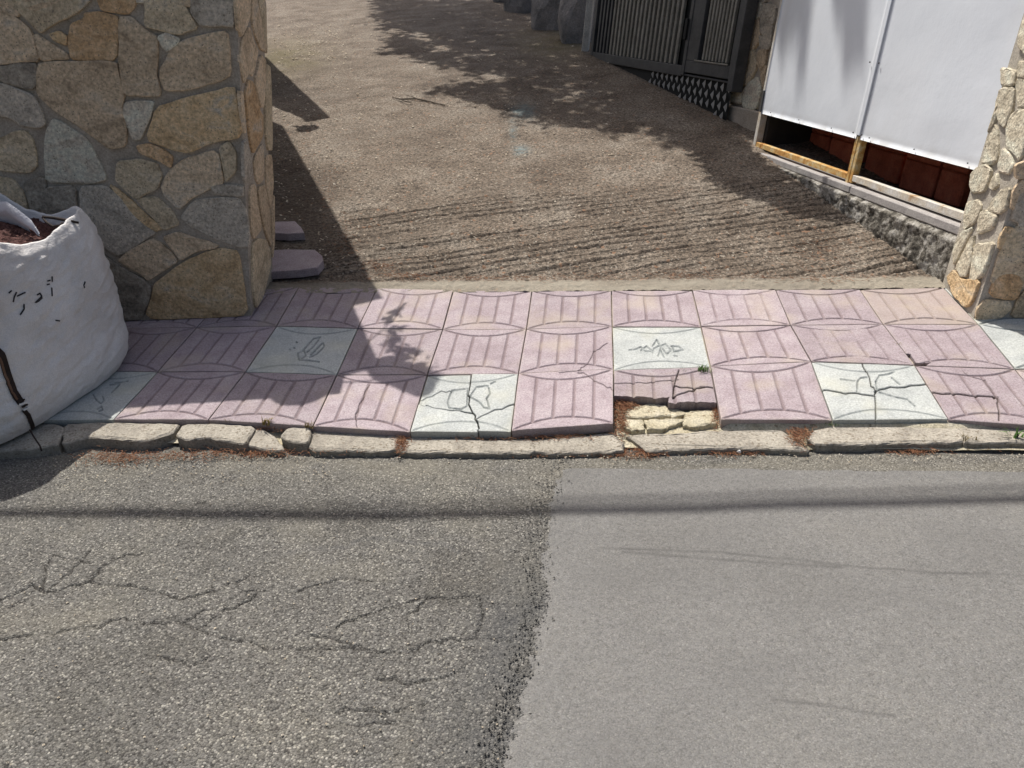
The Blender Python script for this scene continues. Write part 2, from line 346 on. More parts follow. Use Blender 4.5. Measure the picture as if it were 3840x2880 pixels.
def masked(name, X, Y, Z, keep, m, parent, thick, attrs, down=np.array([0, 0, -1.])):
    """surface of the kept cells of a grid with side walls round every edge of the kept part"""
    ny, nx = X.shape; fid = grid_faces(nx, ny)[keep.ravel()]
    v = np.stack([X, Y, Z], -1).reshape(-1, 3)
    e = np.concatenate([fid[:, [0, 1]], fid[:, [1, 2]], fid[:, [2, 3]], fid[:, [3, 0]]])
    key = np.minimum(e[:, 0], e[:, 1]) * (nx * ny) + np.maximum(e[:, 0], e[:, 1])
    u, inv, cnt = np.unique(key, return_inverse=True, return_counts=True)
    be = e[cnt[inv] == 1]
    used = np.unique(fid); mp = np.full(nx * ny, -1); mp[used] = np.arange(len(used))
    bv = np.unique(be); mp2 = np.full(nx * ny, -1); mp2[bv] = np.arange(len(bv)) + len(used)
    vv = np.concatenate([v[used], v[bv] + down * thick])
    ff = np.concatenate([mp[fid], np.stack([mp[be[:, 1]], mp[be[:, 0]], mp2[be[:, 0]], mp2[be[:, 1]]], -1)])
    at = {k: np.concatenate([a_.ravel()[used], np.full(len(bv), .8) if k == 'crack_dark' else a_.ravel()[bv]]) for k, a_ in attrs.items()}  # side walls get darker feet, their shade put into the colour
    return obj(name, vv, ff, m, parent, False, at)
def patch():
    xs = axis(-.5, 30, .0062, -.45, 2.5); ys = axis(-12, -1.385, .0062, -2.75, -1.39)
    X, Y = np.meshgrid(xs, ys); pr = BND
    jx = (fbm(X / .03, Y / .03, 91) - .5) * .035 + (fbm(X / .15, Y / .15, 94, 2) - .5) * .03
    bx = np.interp(-Y, [-p[1] for p in bndw], [p[0] for p in bndw])
    h = .007 + (fbm(X / .03, Y / .03, 92) - .5) * .0022 + (fbm(X / .6, Y / .6, 8, 3) - .5) * .014
    edge = np.clip((X + jx - bx) / .055, 0, 1); edge = edge * edge * (3 - 2 * edge); h = h - (1 - edge) * .0115
    top = -1.395 + (vnoise(X / .1, Y * 0, 93) - .5) * .02
    keepv = (X + jx > bx) & (Y < top); keep = keepv[:-1, :-1] & keepv[1:, 1:]
    cr = np.zeros(X.shape)
    for c in ([(2250, 2058), (2700, 2078), (3000, 2110), (3150, 2130), (3500, 2155), (3840, 2168)], [(2330, 2072), (2620, 2100), (3000, 2128), (3150, 2136)], [(2900, 2630), (3080, 2650), (3350, 2690)]):
        D = seg_dist(X, Y, [tuple(R(*p)[:2]) for p in wobble(c, 2)]); cr = np.maximum(cr, np.clip(1.3 - D / .0065, 0, 1) * (.35 + .5 * vnoise(X / .05, Y / .05, 95)))  # thin dark lines drawn in the patch colour, without grooves
    st = np.clip(fbm(X / .35, Y / .2, 97) * 2.2 - 1.05, 0, 1) * .8
    st = np.maximum(st, np.clip((fbm(X / .06, Y / .03, 98) - .66) * 6, 0, 1) * .6)
    return masked('asphalt_patch', X, Y, rz(X, Y) + h, keep, m_new, None, .02, {'crack_dark': cr, 'stain': st})
tag(patch(), kind='structure')

gdir = unit((G(2604, 833) - G(1389, 1007))[:2]); gper = np.array([-gdir[1], gdir[0]])
def driveway():
    ys = [-.02]
    while ys[-1] < 30: ys.append(ys[-1] + max(.0075, .0075 + (ys[-1] - 2.0) * .012))
    ys = np.array(ys); us = np.linspace(0, 1, 520)
    U, Y = np.meshgrid(us, ys); xl = -2.15 - .62 * np.clip(Y, 0, None); xr = 1.75 + .0 * Y
    X = xl + (xr - xl) * U
    h = (fbm(X / .03, Y / .03, 11) - .5) * .017 + (fbm(X / .5, Y / .5, 12, 3) - .5) * .02 * np.clip(Y / .4, 0, 1) - .004
    d, rid = cells(X / .016, Y / .016, 14); h += np.where(rid > .55, np.clip(.45 - d, 0, 1) * .008, 0) * np.clip(2.4 - Y, 0, 1)
    pc = X * gper[0] + Y * gper[1] + (fbm(X / .5, Y / .3, 15, 3) - .5) * .05
    dens = .082
    ph = pc / dens; k = np.floor(ph); fr = np.abs(ph - k - .5) * dens
    wv = .0115 * (.55 + .9 * hsh(k, k * 0, 5))
    reg = np.clip((Y - .10) / .10, 0, 1) * np.clip((1.62 + .12 * X - Y) / .25, 0, 1) * np.clip((X + 1.75) / .2, 0, 1)
    alive = np.clip(vnoise(X / .45 + k * 7.3, k * 3.1, 16) * 2.6 - .12 + .30 * np.clip(X, -1, 1.2), 0, 1)
    gr = np.clip(1 - fr / wv, 0, 1) * reg * alive * (.6 + .4 * vnoise(X / .04, Y / .04, 17))
    ridge = np.clip(1 - np.abs(fr - wv * 1.7) / (wv * 1.1), 0, 1) * reg * alive
    h += ridge * .008 - gr * .024
    strip = np.clip((.13 + .05 * (fbm(X / .25, Y / .25, 18) - .5) - Y) / .03, 0, 1) * (.45 + .75 * fbm(X / .2, Y / .06, 19))
    h += strip * .004 - .012 * np.clip((Y - .12) / .05, 0, 1) * np.clip((.3 - Y) / .1, 0, 1)
    dirt_shade = np.clip(gr * 1.2 + np.clip(fbm(X / .7, Y / .6, 20) * 2.2 - 1.1, 0, 1) * .55, 0, 1)
    dirt_shade = np.maximum(dirt_shade, np.clip((-1.28 - .34 * Y - X) / .22, 0, 1) * np.clip(2.6 - Y, 0, .8) * np.clip(Y / .12, 0, 1))  # left band darkened: wall shade put into the concrete colour
    q = proj(np.stack([X, Y, gz(X, Y)], -1)); qx, qy = q[..., 0], q[..., 1]
    paint = np.exp(-((qx - 1965) / 45) ** 2 - ((qy - 415) / 28) ** 2) + np.exp(-((qx - 1955) / 28) ** 2 - ((qy - 562) / 16) ** 2) + .6 * np.exp(-((qx - 1925) / 14) ** 2 - ((qy - 480) / 40) ** 2)
    paint = np.clip(paint * (vnoise(X / .03, Y / .03, 23) * 1.5), 0, 1) * .6
    moss = np.exp(-((qx - 1080) / 120) ** 2 - ((qy - 215) / 60) ** 2) + .9 * np.exp(-((qx - 2080) / 130) ** 2 - ((qy - 160) / 55) ** 2)
    moss = np.clip(moss * (fbm(X / .15, Y / .15, 24) * 2), 0, 1)
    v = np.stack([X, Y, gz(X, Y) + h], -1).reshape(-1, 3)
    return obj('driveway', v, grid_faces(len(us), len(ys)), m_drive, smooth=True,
               attrs={'strip': strip.ravel(), 'dirt_shade': dirt_shade.ravel(), 'paint': paint.ravel(), 'moss': moss.ravel()})
tag(driveway(), kind='structure')

# ------------------------------------------------------------------ pavement tiles
UV_U, UV_V = np.array([.993215, 0, .116289]), np.array([-.0175321, .98857, .149741])
CORN = {}
def cc(r, *L):
    for c, x, y in L: CORN[(c, r)] = G(x, y)
cc(1, (-5, 738, 1227), (-4, 1037, 1222), (-3, 1342, 1230), (-2, 1660, 1234), (-1, 1974, 1234), (0, 2296, 1224), (1, 2629, 1225), (2, 2965, 1221), (3, 3312, 1216), (4, 3670, 1216))
cc(2, (-5, 591, 1393), (-4, 920, 1393), (-3, 1263, 1404), (-2, 1602, 1404), (-1, 1944, 1401), (0, 2301, 1386), (1, 2664, 1374), (2, 3042, 1357), (3, 3430, 1371), (4, 3806, 1383))
cc(3, (-5, 425, 1572), (-4, 780, 1573), (-3, 1173, 1597), (-2, 1537, 1618), (-1, 1917, 1618), (0, 2301, 1591), (1, 2702, 1575), (2, 3122, 1577), (3, 3557, 1573))
cc(0, (-4, 1121, 1075), (-3, 1415, 1081), (-2, 1700, 1087), (-1, 1995, 1089), (0, 2293, 1089), (1, 2596, 1089), (2, 2908, 1087), (3, 3224, 1085), (4, 3538, 1077))
def corner(c, r):
    if (c, r) in CORN: return CORN[(c, r)]
    return .4 * c * UV_U - .4 * r * UV_V
def tile(parent, c, r, kind, cracks=(), emblem=(), cut=None, tilts=None, lift=0.0, wide=(), worn=0.0):
    A, B, D, C_ = corner(c, r), corner(c + 1, r), corner(c, r + 1), corner(c + 1, r + 1)
    NB = 150 if (cracks or emblem or cut) else 112
    sx = np.linspace(.0065, .9935, NB); U, Vv = np.meshgrid(sx, sx)
    Pt = (A * ((1 - U) * (1 - Vv))[..., None] + B * (U * (1 - Vv))[..., None] + D * ((1 - U) * Vv)[..., None] + C_ * (U * Vv)[..., None])
    q = proj(Pt); qx, qy = q[..., 0], q[..., 1]; sz = .4
    sd = c * 13 + r * 57 + 200
    arcb = .165 * np.clip(1 - ((U - .5) / .5) ** 2, 0, 1); arcf = 1 - arcb
    g = np.maximum(np.clip(1.35 - np.abs(Vv - arcb) * sz / .0058, 0, 1), np.clip(1.35 - np.abs(Vv - arcf) * sz / .0058, 0, 1)) * np.clip(np.minimum(U, 1 - U) / .04, 0, 1)
    if kind == 'p':
        ok = (Vv > arcb + .005) & (Vv < arcf - .005)
        for b in (.2, .4, .6, .8): g = np.maximum(g, np.clip(1.35 - np.abs(U - b) * sz / .0062, 0, 1) * ok)
    if emblem: g = g * .6
    for pl in emblem:
        Dd = seg_dist(qx, qy, pl); g = np.maximum(g, np.clip(1.5 - Dd / 2.7, 0, 1) * (.55 + .6 * vnoise(U * 30, Vv * 30, sd)))
    g = g * (1 - worn * np.clip(fbm(U * 6, Vv * 6, sd) * 2 - .5, 0, 1))
    h = -.0055 * g + (fbm(U * 3, Vv * 3, sd, 3) - .5) * .003 + lift
    ed = np.minimum(np.minimum(U, 1 - U), np.minimum(Vv, 1 - Vv)) * sz
    h = h - .003 * np.clip(1 - ed / .006, 0, 1)
    ck = np.zeros(U.shape); gap = np.zeros(U.shape, bool)
    for pl, wd in cracks:
        Dd = seg_dist(qx, qy, wobble(pl, 4, 3)); ck = np.maximum(ck, np.clip(1.4 - Dd / (wd * .62), 0, 1) * (1 if wd > 3.5 else .7))
        if wd > 3.5: gap |= Dd < wd * .62
    h = h - .006 * ck
    dust = np.clip(fbm(U * 2.5, Vv * 2.5, sd + 3) * 2.4 - 1.3, 0, 1) + .55 * np.clip(1 - ed / .012, 0, 1) * fbm(U * 9, Vv * 9, sd + 5) + (.5 if (c, r) == (3, 0) else 0)
    keep = np.ones((NB - 1, NB - 1), bool)
    if cut:
        for poly in cut:
            ins = in_poly(qx + (fbm(U * 12, Vv * 12, sd + 7) - .5) * 14, qy + (fbm(U * 12, Vv * 12, sd + 8) - .5) * 12, poly); keep &= ~(ins[:-1, :-1] & ins[1:, 1:])
    keep &= ~(gap[:-1, :-1] & gap[1:, 1:])
    # label the pieces
    lab = np.zeros(keep.shape, int); n = 0
    for j, i in np.argwhere(keep):
        if lab[j, i]: continue
        n += 1; stack = [(j, i)]; lab[j, i] = n
        while stack:
            y_, x_ = stack.pop()
            for yy, xx in ((y_ + 1, x_), (y_ - 1, x_), (y_, x_ + 1), (y_, x_ - 1)):
                if 0 <= yy < NB - 1 and 0 <= xx < NB - 1 and keep[yy, xx] and not lab[yy, xx]: lab[yy, xx] = n; stack.append((yy, xx))
    m = m_pink if kind == 'p' else m_white
    cnt = [(lab == k).sum() for k in range(1, n + 1)]; big = [k + 1 for k in range(n) if cnt[k] > 25]
    for k in big:
        hh = h.copy()
        if len(big) > 1:
            mu, mv = U[:-1, :-1][lab == k].mean(), Vv[:-1, :-1][lab == k].mean(); rs = np.random.RandomState(sd + k)
            hh += (U - mu) * rs.uniform(-.014, .014) + (Vv - mv) * rs.uniform(-.014, .014) + rs.uniform(-.004, .003)
            if tilts: hh += tilts(mu, mv)
        Q = Pt + hh[..., None] * GN
        nm = 'tile' if len(big) == 1 else 'tile_fragment'
        masked(nm, Q[..., 0], Q[..., 1], Q[..., 2], lab == k, m, parent, .04, {'groove': g, 'crack_dark': ck, 'dust': np.clip(dust, 0, 1)}, -GN)
Z7, Z8, Z28, ZS, ZB = zt(1000, 1000, 1.8433), zt(2100, 1000, 1.8433), zt(2800, 1000, 2.127), zt(400, 1050, 2.011), zt(0, 1400, 4.424)
EM = {(-2, 2): [Z7((1280, 850), (1390, 840), (1385, 960), (1345, 980), (1260, 970), (1250, 930), (1280, 850)), Z7((1530, 825), (1450, 835), (1405, 900), (1470, 935), (1500, 970), (1540, 980), (1530, 940), (1520, 910), (1545, 880), (1535, 840)), Z7((1550, 810), (1580, 795))],
      (0, 1): [Z8((510, 570), (560, 550), (590, 580), (640, 580), (600, 545), (560, 575)), Z8((640, 545), (670, 500), (690, 540), (650, 560), (640, 590)), Z8((690, 590), (700, 540), (730, 530), (770, 570), (740, 600), (710, 560)),
               Z8((680, 610), (695, 570)), Z8((720, 620), (700, 580)), Z8((770, 545), (820, 545), (850, 570), (790, 580), (780, 555)), Z8((480, 572), (495, 570)), Z8((790, 610), (810, 612))],
      (-4, 1): [ZS((1450, 600), (1440, 550), (1490, 530), (1500, 570), (1470, 590)), ZS((1480, 530), (1560, 440), (1610, 430), (1560, 500), (1510, 540)), ZS((1540, 560), (1630, 470), (1640, 500), (1580, 560), (1530, 580)), ZS((1450, 600), (1540, 606), (1600, 615)), ZS((1378, 520), (1384, 524)), ZS((1428, 465), (1434, 468)), ZS((1410, 508), (1416, 512))],
      (2, 2): [Z28((880, 1000), (885, 920), (910, 890), (960, 885)), Z28((750, 900), (860, 915)), Z28((1040, 980), (1030, 920), (1060, 870), (1130, 860), (1180, 840)), Z28((1160, 890), (1220, 940)), Z28((1060, 1005), (1180, 1040), (1280, 1060), (1340, 1110))],
      (-6, 2): [ZB((1540, 350), (1600, 440), (1670, 490), (1720, 440), (1700, 380)), ZB((1610, 590), (1680, 540), (1700, 600), (1640, 620)), ZB((1850, 310), (1920, 240), (1990, 160), (1820, 180)), ZB((1900, 150), (2120, 120))]}
CK = {(-2, 2): [(Z7((1410, 730), (1395, 880), (1400, 950), (1440, 1030), (1465, 1100), (1466, 1150)), 4), (Z7((1030, 940), (1110, 900), (1210, 855), (1290, 860)), 2.5), (Z7((1100, 958), (1280, 985), (1425, 1010)), 3.6), (Z7((1445, 1050), (1580, 990), (1720, 942)), 3.6), (Z7((1020, 945), (1105, 960)), 3.6)],
      (2, 2): [(Z28((918, 760), (960, 850), (1000, 950), (1025, 1000), (1020, 1050), (1030, 1250)), 4), (Z28((590, 988), (740, 1005), (880, 1020), (1020, 1035)), 4.5), (Z28((1025, 1000), (1100, 970), (1250, 960), (1440, 938)), 4.5)],
      (0, 2): [(Z8((360, 805), (500, 803), (640, 800), (820, 780)), 2.5), (Z8((828, 715), (790, 800), (780, 910)), 4), (Z8((785, 825), (920, 830), (1055, 835)), 4), (Z8((775, 902), (860, 872), (940, 845), (1000, 828)), 4)],
      (3, 2): [(Z28((1490, 1000), (1700, 1025), (1960, 1045), (2002, 1045)), 5), (Z28((2002, 1040), (2006, 1120), (2012, 1225)), 4), (Z28((1720, 830), (1780, 880), (1900, 900), (1940, 960), (2000, 1040)), 2)],
      (-1, 1): [(Z8((130, 725), (160, 700), (240, 590), (330, 530)), 2)], (-1, 2): [(Z8((130, 735), (165, 735), (240, 795), (330, 840), (375, 862)), 3), (Z8((0, 735), (150, 725)), 2)],
      (-3, 2): [(Z7((705, 810), (640, 950), (610, 1050), (625, 1110)), 2)]}
CUT = {(0, 2): [Z8((300, 885), (480, 893), (690, 906), (762, 903), (748, 938), (900, 934), (1066, 930), (1200, 925), (1200, 1400), (300, 1400))],
       (3, 1): [Z28((1270, 690), (1310, 700), (1345, 770), (1480, 762), (1400, 812), (1290, 812))]}
xs_ = np.array([-4.6, 5.0]); Q = []
bx, by = np.meshgrid(np.linspace(-4.6, 5, 260), np.linspace(-1.255, .012, 60))
_q = proj(np.stack([bx, by, gz(bx, by)], -1)); hole = in_poly(_q[..., 0], _q[..., 1], [(2290, 1440), (2720, 1440), (2720, 1700), (2290, 1700)]) | (by < -1.15)
bz = gz(bx, by) - np.where(hole, .05, .017) + (fbm(bx / .08, by / .08, 301) - .5) * np.where(hole, .018, .012)
pave = tag(obj('pavement', np.stack([bx, by, bz], -1).reshape(-1, 3), grid_faces(260, 60), m_bed, smooth=True), kind='structure')
WHITE = set(EM) | {(4, 1), (4, 0), (-8, 1)}
for r in range(3):
    for c in range(-9, 9):
        k = 'w' if (c, r) in WHITE else 'p'
        lf = {(0, 1): -.003, (1, 0): .004, (1, 1): .002, (1, 2): .003, (-1, 2): .004, (2, 1): .003}.get((c, r), random.uniform(-.002, .002))
        tl = (lambda mu, mv: -.022 * (mu > .45 and mv > .42) - .006 * (mv > .3)) if (c, r) == (0, 2) else ((lambda mu, mv: -.016 * (mv > .55 and mu < .7)) if (c, r) == (3, 2) else None)
        tile(pave, c, r, k, CK.get((c, r), ()), EM.get((c, r), ()), CUT.get((c, r)), tl, lf, worn={(2, 1): .85, (3, 1): .45, (1, 0): .5, (-3, 1): .3}.get((c, r), .15))

# ------------------------------------------------------------------ kerb stones
def offset2(poly, d):
    n = len(poly); out = []
    for i in range(n):
        p0, p1, p2 = poly[i - 1], poly[i], poly[(i + 1) % n]
        e1, e2 = unit(p1 - p0), unit(p2 - p1); n1, n2 = np.array([-e1[1], e1[0]]), np.array([-e2[1], e2[0]])
        b = n1 + n2; L = np.linalg.norm(b)
        b = n1 if L < .3 else b / L; k = max(.45, b @ n1); out.append(p1 + b * (d / k))
    return out
def area(poly): return .5 * sum(a[0] * b[1] - a[1] * b[0] for a, b in zip(poly, poly[1:] + poly[:1]))
def refine(poly, step, amp):
    out = []
    for p, q in zip(poly, poly[1:] + poly[:1]):
        n = max(1, int(np.linalg.norm(q - p) / step))
        for i in range(n):
            t = i / n; o = p + (q - p) * t
            if i: o = o + np.random.uniform(-amp, amp, 2)
            out.append(o)
    return out
def chaikin(poly, k=.22):
    out = []
    for p, q in zip(poly, poly[1:] + poly[:1]): out += [p + (q - p) * k, q + (p - q) * k]
    return out
def slab(name, pts, nrm, m, parent, hgt, back, inset=.008, step=.03, amp=.003, rough=.002, smooth_edge=True, tilt=.0, grow=0):
    """one stone: outline given as 3-D points on a plane, proud of it by hgt and rooted back behind it"""
    pts = [np.asarray(p, float) for p in pts]; nrm = unit(nrm); o = np.mean(pts, 0)
    ax = unit(np.cross([0.02, .1, 1.], nrm)) if abs(nrm[2]) < .9 else unit(np.cross([0, 1., 0], nrm)); ay = np.cross(nrm, ax)
    p2 = [np.array([(p - o) @ ax, (p - o) @ ay]) for p in pts]
    if area(p2) < 0: p2 = p2[::-1]
    p2 = offset2(p2, -grow) if grow else p2
    p2 = chaikin(p2, .14) if smooth_edge else p2
    p2 = refine(p2, step, amp)
    t1, t2 = np.random.uniform(-tilt, tilt, 2)
    rings = [(p2, -back), (p2, hgt - inset * .7), (offset2(p2, inset * .45), hgt - inset * .2), (offset2(p2, inset * 1.3), hgt)]
    v = []; n = len(p2)
    for R_, (pp, hh) in enumerate(rings):
        for p in pp:
            z = hh + (np.random.uniform(-rough, rough) if R_ else 0) + (p[0] * t1 + p[1] * t2 if R_ else 0)
            v.append(o + ax * p[0] + ay * p[1] + nrm * z)
    v.append(o + nrm * (hgt + rough * .5)); f = []
    for R_ in range(3):
        for i in range(n):
            j = (i + 1) % n; f.append([R_ * n + i, R_ * n + j, R_ * n + n + j, R_ * n + n + i])
    f.append([3 * n + i for i in range(n)])
    return obj(name, v[:-1], f, m, parent, attrs={'grime_shade': [1.] * n + [.55] * n + [.1] * n + [0.] * n})  # sides painted darker than the top: kerb front shade put into the colour
kx, ky = np.meshgrid(np.linspace(-4.6, 5, 300), np.linspace(-1.345, -1.20, 14))
kz = gz(kx, ky) - .075 + (fbm(kx / .07, ky / .05, 311) - .5) * .02
kz[0] = rz(kx[0], ky[0]) - .03
kerb = tag(obj('kerb', np.stack([kx, ky, kz], -1).reshape(-1, 3), grid_faces(300, 14), m_kerb, smooth=True), kind='structure')
KS = [([(-420, 1600), (140, 1588), (205, 1592), (238, 1604), (205, 1672), (-420, 1715)], -.012), ([(246, 1592), (350, 1586), (560, 1590), (668, 1592), (640, 1622), (535, 1650), (430, 1640), (330, 1634), (236, 1662)], -.014),
      ([(690, 1592), (830, 1592), (952, 1598), (918, 1660), (850, 1648), (781, 1634), (700, 1645), (665, 1630)], -.014), ([(962, 1604), (1030, 1640), (1058, 1684), (990, 1680), (928, 1664)], -.03), ([(1080, 1606), (1130, 1599), (1160, 1612), (1150, 1655), (1090, 1652), (1057, 1632)], -.012),
      ([(1172, 1608), (1340, 1616), (1504, 1625), (1478, 1688), (1300, 1686), (1163, 1683)], -.03), ([(1530, 1640), (1760, 1650), (1915, 1652), (1985, 1645), (2004, 1694), (1800, 1694), (1492, 1690)], -.032),
      ([(2000, 1650), (2160, 1640), (2288, 1626), (2335, 1660), (2330, 1690), (2017, 1696)], -.035), ([(2356, 1634), (2560, 1626), (2690, 1616), (2926, 1614), (2965, 1640), (3030, 1686), (2900, 1678), (2680, 1677), (2500, 1682), (2430, 1688), (2400, 1660)], -.035),
      ([(3044, 1618), (3130, 1596), (3330, 1590), (3555, 1586), (3596, 1606), (3612, 1655), (3330, 1658), (3063, 1663), (3036, 1645)], -.026), ([(3578, 1592), (3860, 1586), (4300, 1580), (4300, 1655), (3900, 1652), (3625, 1657), (3612, 1630)], -.026)]
for poly, off in KS:
    slab('kerb_stone', [G(x, y, off) for x, y in poly], GN, m_kerb, kerb, 0.0, .13, .009, .022, .004, .002, True, 0, .008)
for x0, x1 in ((-4.6, -3.9), (-3.88, -3.2), (-3.18, -2.62), (2.02, 2.75), (2.77, 3.5), (3.52, 4.2), (4.22, 5.0)):
    yb, yf = -1.205, -1.345
    slab('kerb_stone', [np.array([x, y, gz(x, y) - .026]) for x, y in ((x0, yb), (x1, yb), (x1, yf), (x0, yf))], GN, m_kerb, kerb, 0.0, .13, .009, .03, .004, .002, True, 0, .004)
for poly in ([(2350, 1530), (2440, 1516), (2500, 1522), (2520, 1560), (2400, 1572), (2345, 1565)], [(2505, 1522), (2560, 1546), (2600, 1556), (2520, 1568)], [(2340, 1572), (2410, 1576), (2420, 1612), (2370, 1618), (2330, 1600)], [(2415, 1576), (2520, 1572), (2590, 1575), (2480, 1615), (2425, 1612)], [(2566, 1548), (2640, 1540), (2690, 1542), (2688, 1590), (2600, 1604), (2560, 1600)]):
    slab('mortar_lump', [G(x, y, -.036) for x, y in poly], GN, m_bed, pave, .004, .05, .004, .012, .0035, .0025, False)

# ------------------------------------------------------------------ left garden wall
wa, wb = G(477, 1204), G(945, 1186); dF = unit([*(wb - wa)[:2], 0]); nF = np.array([dF[1], -dF[0], 0.])
if nF[1] > 0: nF = -nF
wr = G(1026, 1042); dR = unit([*(wr - wb)[:2], 0]); nR = np.array([dR[1], -dR[0], 0.]); nR = nR if nR[0] > 0 else -nR
WT = 1.35
lw = thing('garden_wall', wb, 'tall crazy-paving stone wall in shade behind the white bag', 'wall')
def prism(base, z0, z1, m, name, parent, inset=0):
    n = len(base); v = [(p[0], p[1], z0) for p in base] + [(p[0], p[1], z1) for p in base]
    f = [[i, (i + 1) % n, n + (i + 1) % n, n + i] for i in range(n)] + [list(range(n))[::-1], [n + i for i in range(n)]]
    return obj(name, v, f, m, parent)
c0 = wb - nF * .006 - nR * .006; thick = np.linalg.norm((wr - wb)[:2])
c1 = c0 + dR * thick; far = dF * -4.5
prism([c0 + far, c0, c1, c1 + far], -1.4, WT - .06, m_mortar, 'mortar_core', lw)
cp = [c0 + far + nF * .015, c0 + nF * .015 + nR * .012, c1 + nR * .012 - nF * .03, c1 + far - nF * .03]
prism(cp, WT - .058, WT, m_post, 'coping', lw)
Z1 = zt(0, 0, 2.011)
LS = [('v', (60, 0), (680, 0), (600, 80), (360, 200), (310, 240), (240, 170), (150, 80)), ('o', (745, 0), (1020, 0), (1010, 50), (960, 100), (775, 75)), ('t', (-40, 40), (60, 92), (215, 212), (240, 260), (295, 455), (170, 455), (-40, 480)),
      ('t', (260, 255), (500, 405), (512, 438), (312, 456)), ('o', (545, 185), (640, 148), (648, 105), (760, 95), (895, 135), (876, 447), (660, 452), (545, 440), (522, 300)), ('y', (392, 262), (450, 242), (500, 275), (498, 330), (420, 300)),
      ('t', (908, 135), (990, 133), (1085, 225), (1185, 283), (1185, 440), (1175, 560), (1208, 700), (1195, 717), (942, 708), (923, 560), (908, 450)), ('v', (1102, -20), (1340, -20), (1420, 95), (1485, 210), (1340, 258), (1205, 218), (1102, 195)),
      ('g', (1445, -20), (1758, -20), (1758, 195), (1690, 186), (1525, 187), (1455, 108)), ('p', (1203, 282), (1260, 254), (1345, 293), (1345, 318), (1270, 380), (1232, 348)), ('t', (1293, 382), (1400, 304), (1688, 240), (1712, 262), (1735, 558), (1658, 606), (1400, 676), (1252, 676), (1218, 600), (1218, 522), (1262, 462)),
      ('t', (305, 480), (640, 470), (876, 475), (895, 560), (935, 720), (915, 830), (955, 960), (945, 1095), (830, 1115), (702, 1016), (562, 916), (402, 815), (290, 705), (290, 560)), ('d', (-30, 512), (200, 475), (275, 485), (270, 640), (238, 665), (102, 636), (-30, 588)),
      ('g', (-30, 628), (60, 645), (258, 725), (316, 850), (340, 928), (300, 955), (180, 946), (80, 876), (-30, 858)), ('p', (948, 780), (1060, 764), (1156, 774), (1136, 870), (1058, 1045), (1012, 1045), (964, 940), (934, 860)),
      ('y', (1185, 814), (1400, 745), (1755, 655), (1795, 760), (1815, 1026), (1640, 1055), (1420, 1145), (1292, 1116), (1114, 1048)), ('o', (1044, 1103), (1120, 1089), (1218, 1124), (1296, 1182), (1286, 1255), (1190, 1196), (1062, 1147)),
      ('p', (403, 906), (460, 924), (640, 1035), (696, 1130), (804, 1346), (700, 1375), (354, 1366), (345, 1180), (354, 1000)), ('v', (-30, 1062), (120, 995), (188, 990), (236, 1040), (266, 1140), (275, 1248), (218, 1296), (60, 1286), (-30, 1268)),
      ('v', (893, 1222), (1050, 1204), (1177, 1233), (1216, 1320), (1187, 1416), (1030, 1496), (922, 1398), (883, 1350)), ('t', (1293, 1283), (1390, 1204), (1636, 1135), (1685, 1378), (1560, 1426), (1430, 1496), (1350, 1574), (1252, 1476), (1224, 1420), (1253, 1340)),
      ('v', (1663, 1112), (1730, 1074), (1776, 1150), (1776, 1288), (1710, 1356), (1693, 1250)), ('g', (1594, 1403), (1826, 1403), (1826, 1476), (1680, 1466), (1613, 1447)), ('d', (184, 1383), (328, 1324), (345, 1400), (336, 1556), (240, 1596), (214, 1480)),
      ('v', (-30, 1333), (90, 1354), (167, 1442), (196, 1540), (216, 1640), (150, 1800), (-30, 1800)), ('d', (355, 1415), (566, 1405), (588, 1680), (480, 1760), (250, 1760), (330, 1580)), ('g', (608, 1413), (800, 1404), (898, 1484), (1018, 1644), (1165, 1755), (1125, 1776), (968, 1886), (880, 1924), (702, 1806), (618, 1680)),
      ('y', (840, 1402), (900, 1440), (1120, 1640), (1218, 1722), (1170, 1738), (1030, 1640), (900, 1478)), ('v', (1044, 1503), (1178, 1485), (1286, 1582), (1345, 1686), (1242, 1730), (1164, 1640), (1084, 1560)), ('g', (1374, 1640), (1434, 1554), (1482, 1514), (1680, 1494), (1798, 1499), (1855, 1600), (1874, 1855), (1800, 1855), (1602, 1786), (1434, 1697)),
      ('t', (1244, 1790), (1340, 1754), (1450, 1794), (1634, 1850), (1618, 1866), (1478, 1886), (1370, 1954), (1303, 1868)), ('t', (905, 1962), (980, 1895), (1150, 1804), (1207, 1833), (1286, 1900), (1334, 1970), (1230, 2034), (1122, 2104), (1072, 2057), (962, 1997)),
      ('y', (1174, 2142), (1252, 2084), (1400, 1974), (1560, 1905), (1680, 1876), (1790, 1900), (1825, 2100), (1865, 2365), (1600, 2388), (1152, 2396), (1115, 2360), (1154, 2250)), ('d', (765, 1905), (875, 1993), (1000, 2065), (1080, 2106), (1136, 2172), (1126, 2250), (1066, 2396), (962, 2405), (884, 2300), (820, 2110)),
      ('d', (480, 1790), (690, 1830), (760, 1960), (850, 2200), (930, 2400), (500, 2420)), ('g', (180, 1820), (460, 1790), (480, 2100), (220, 2150)), ('v', (-30, 1830), (160, 1820), (200, 2200), (-30, 2300))]
for s in LS:
    slab('stone', [V(x, y, wb, dF) for x, y in Z1(*s[1:])], nF, m_st[s[0]], lw, random.uniform(.006, .014), .012, .005, .035, .0035, .0016, True, .012, .0065)
ZR = zt(840, 0, 1.382)
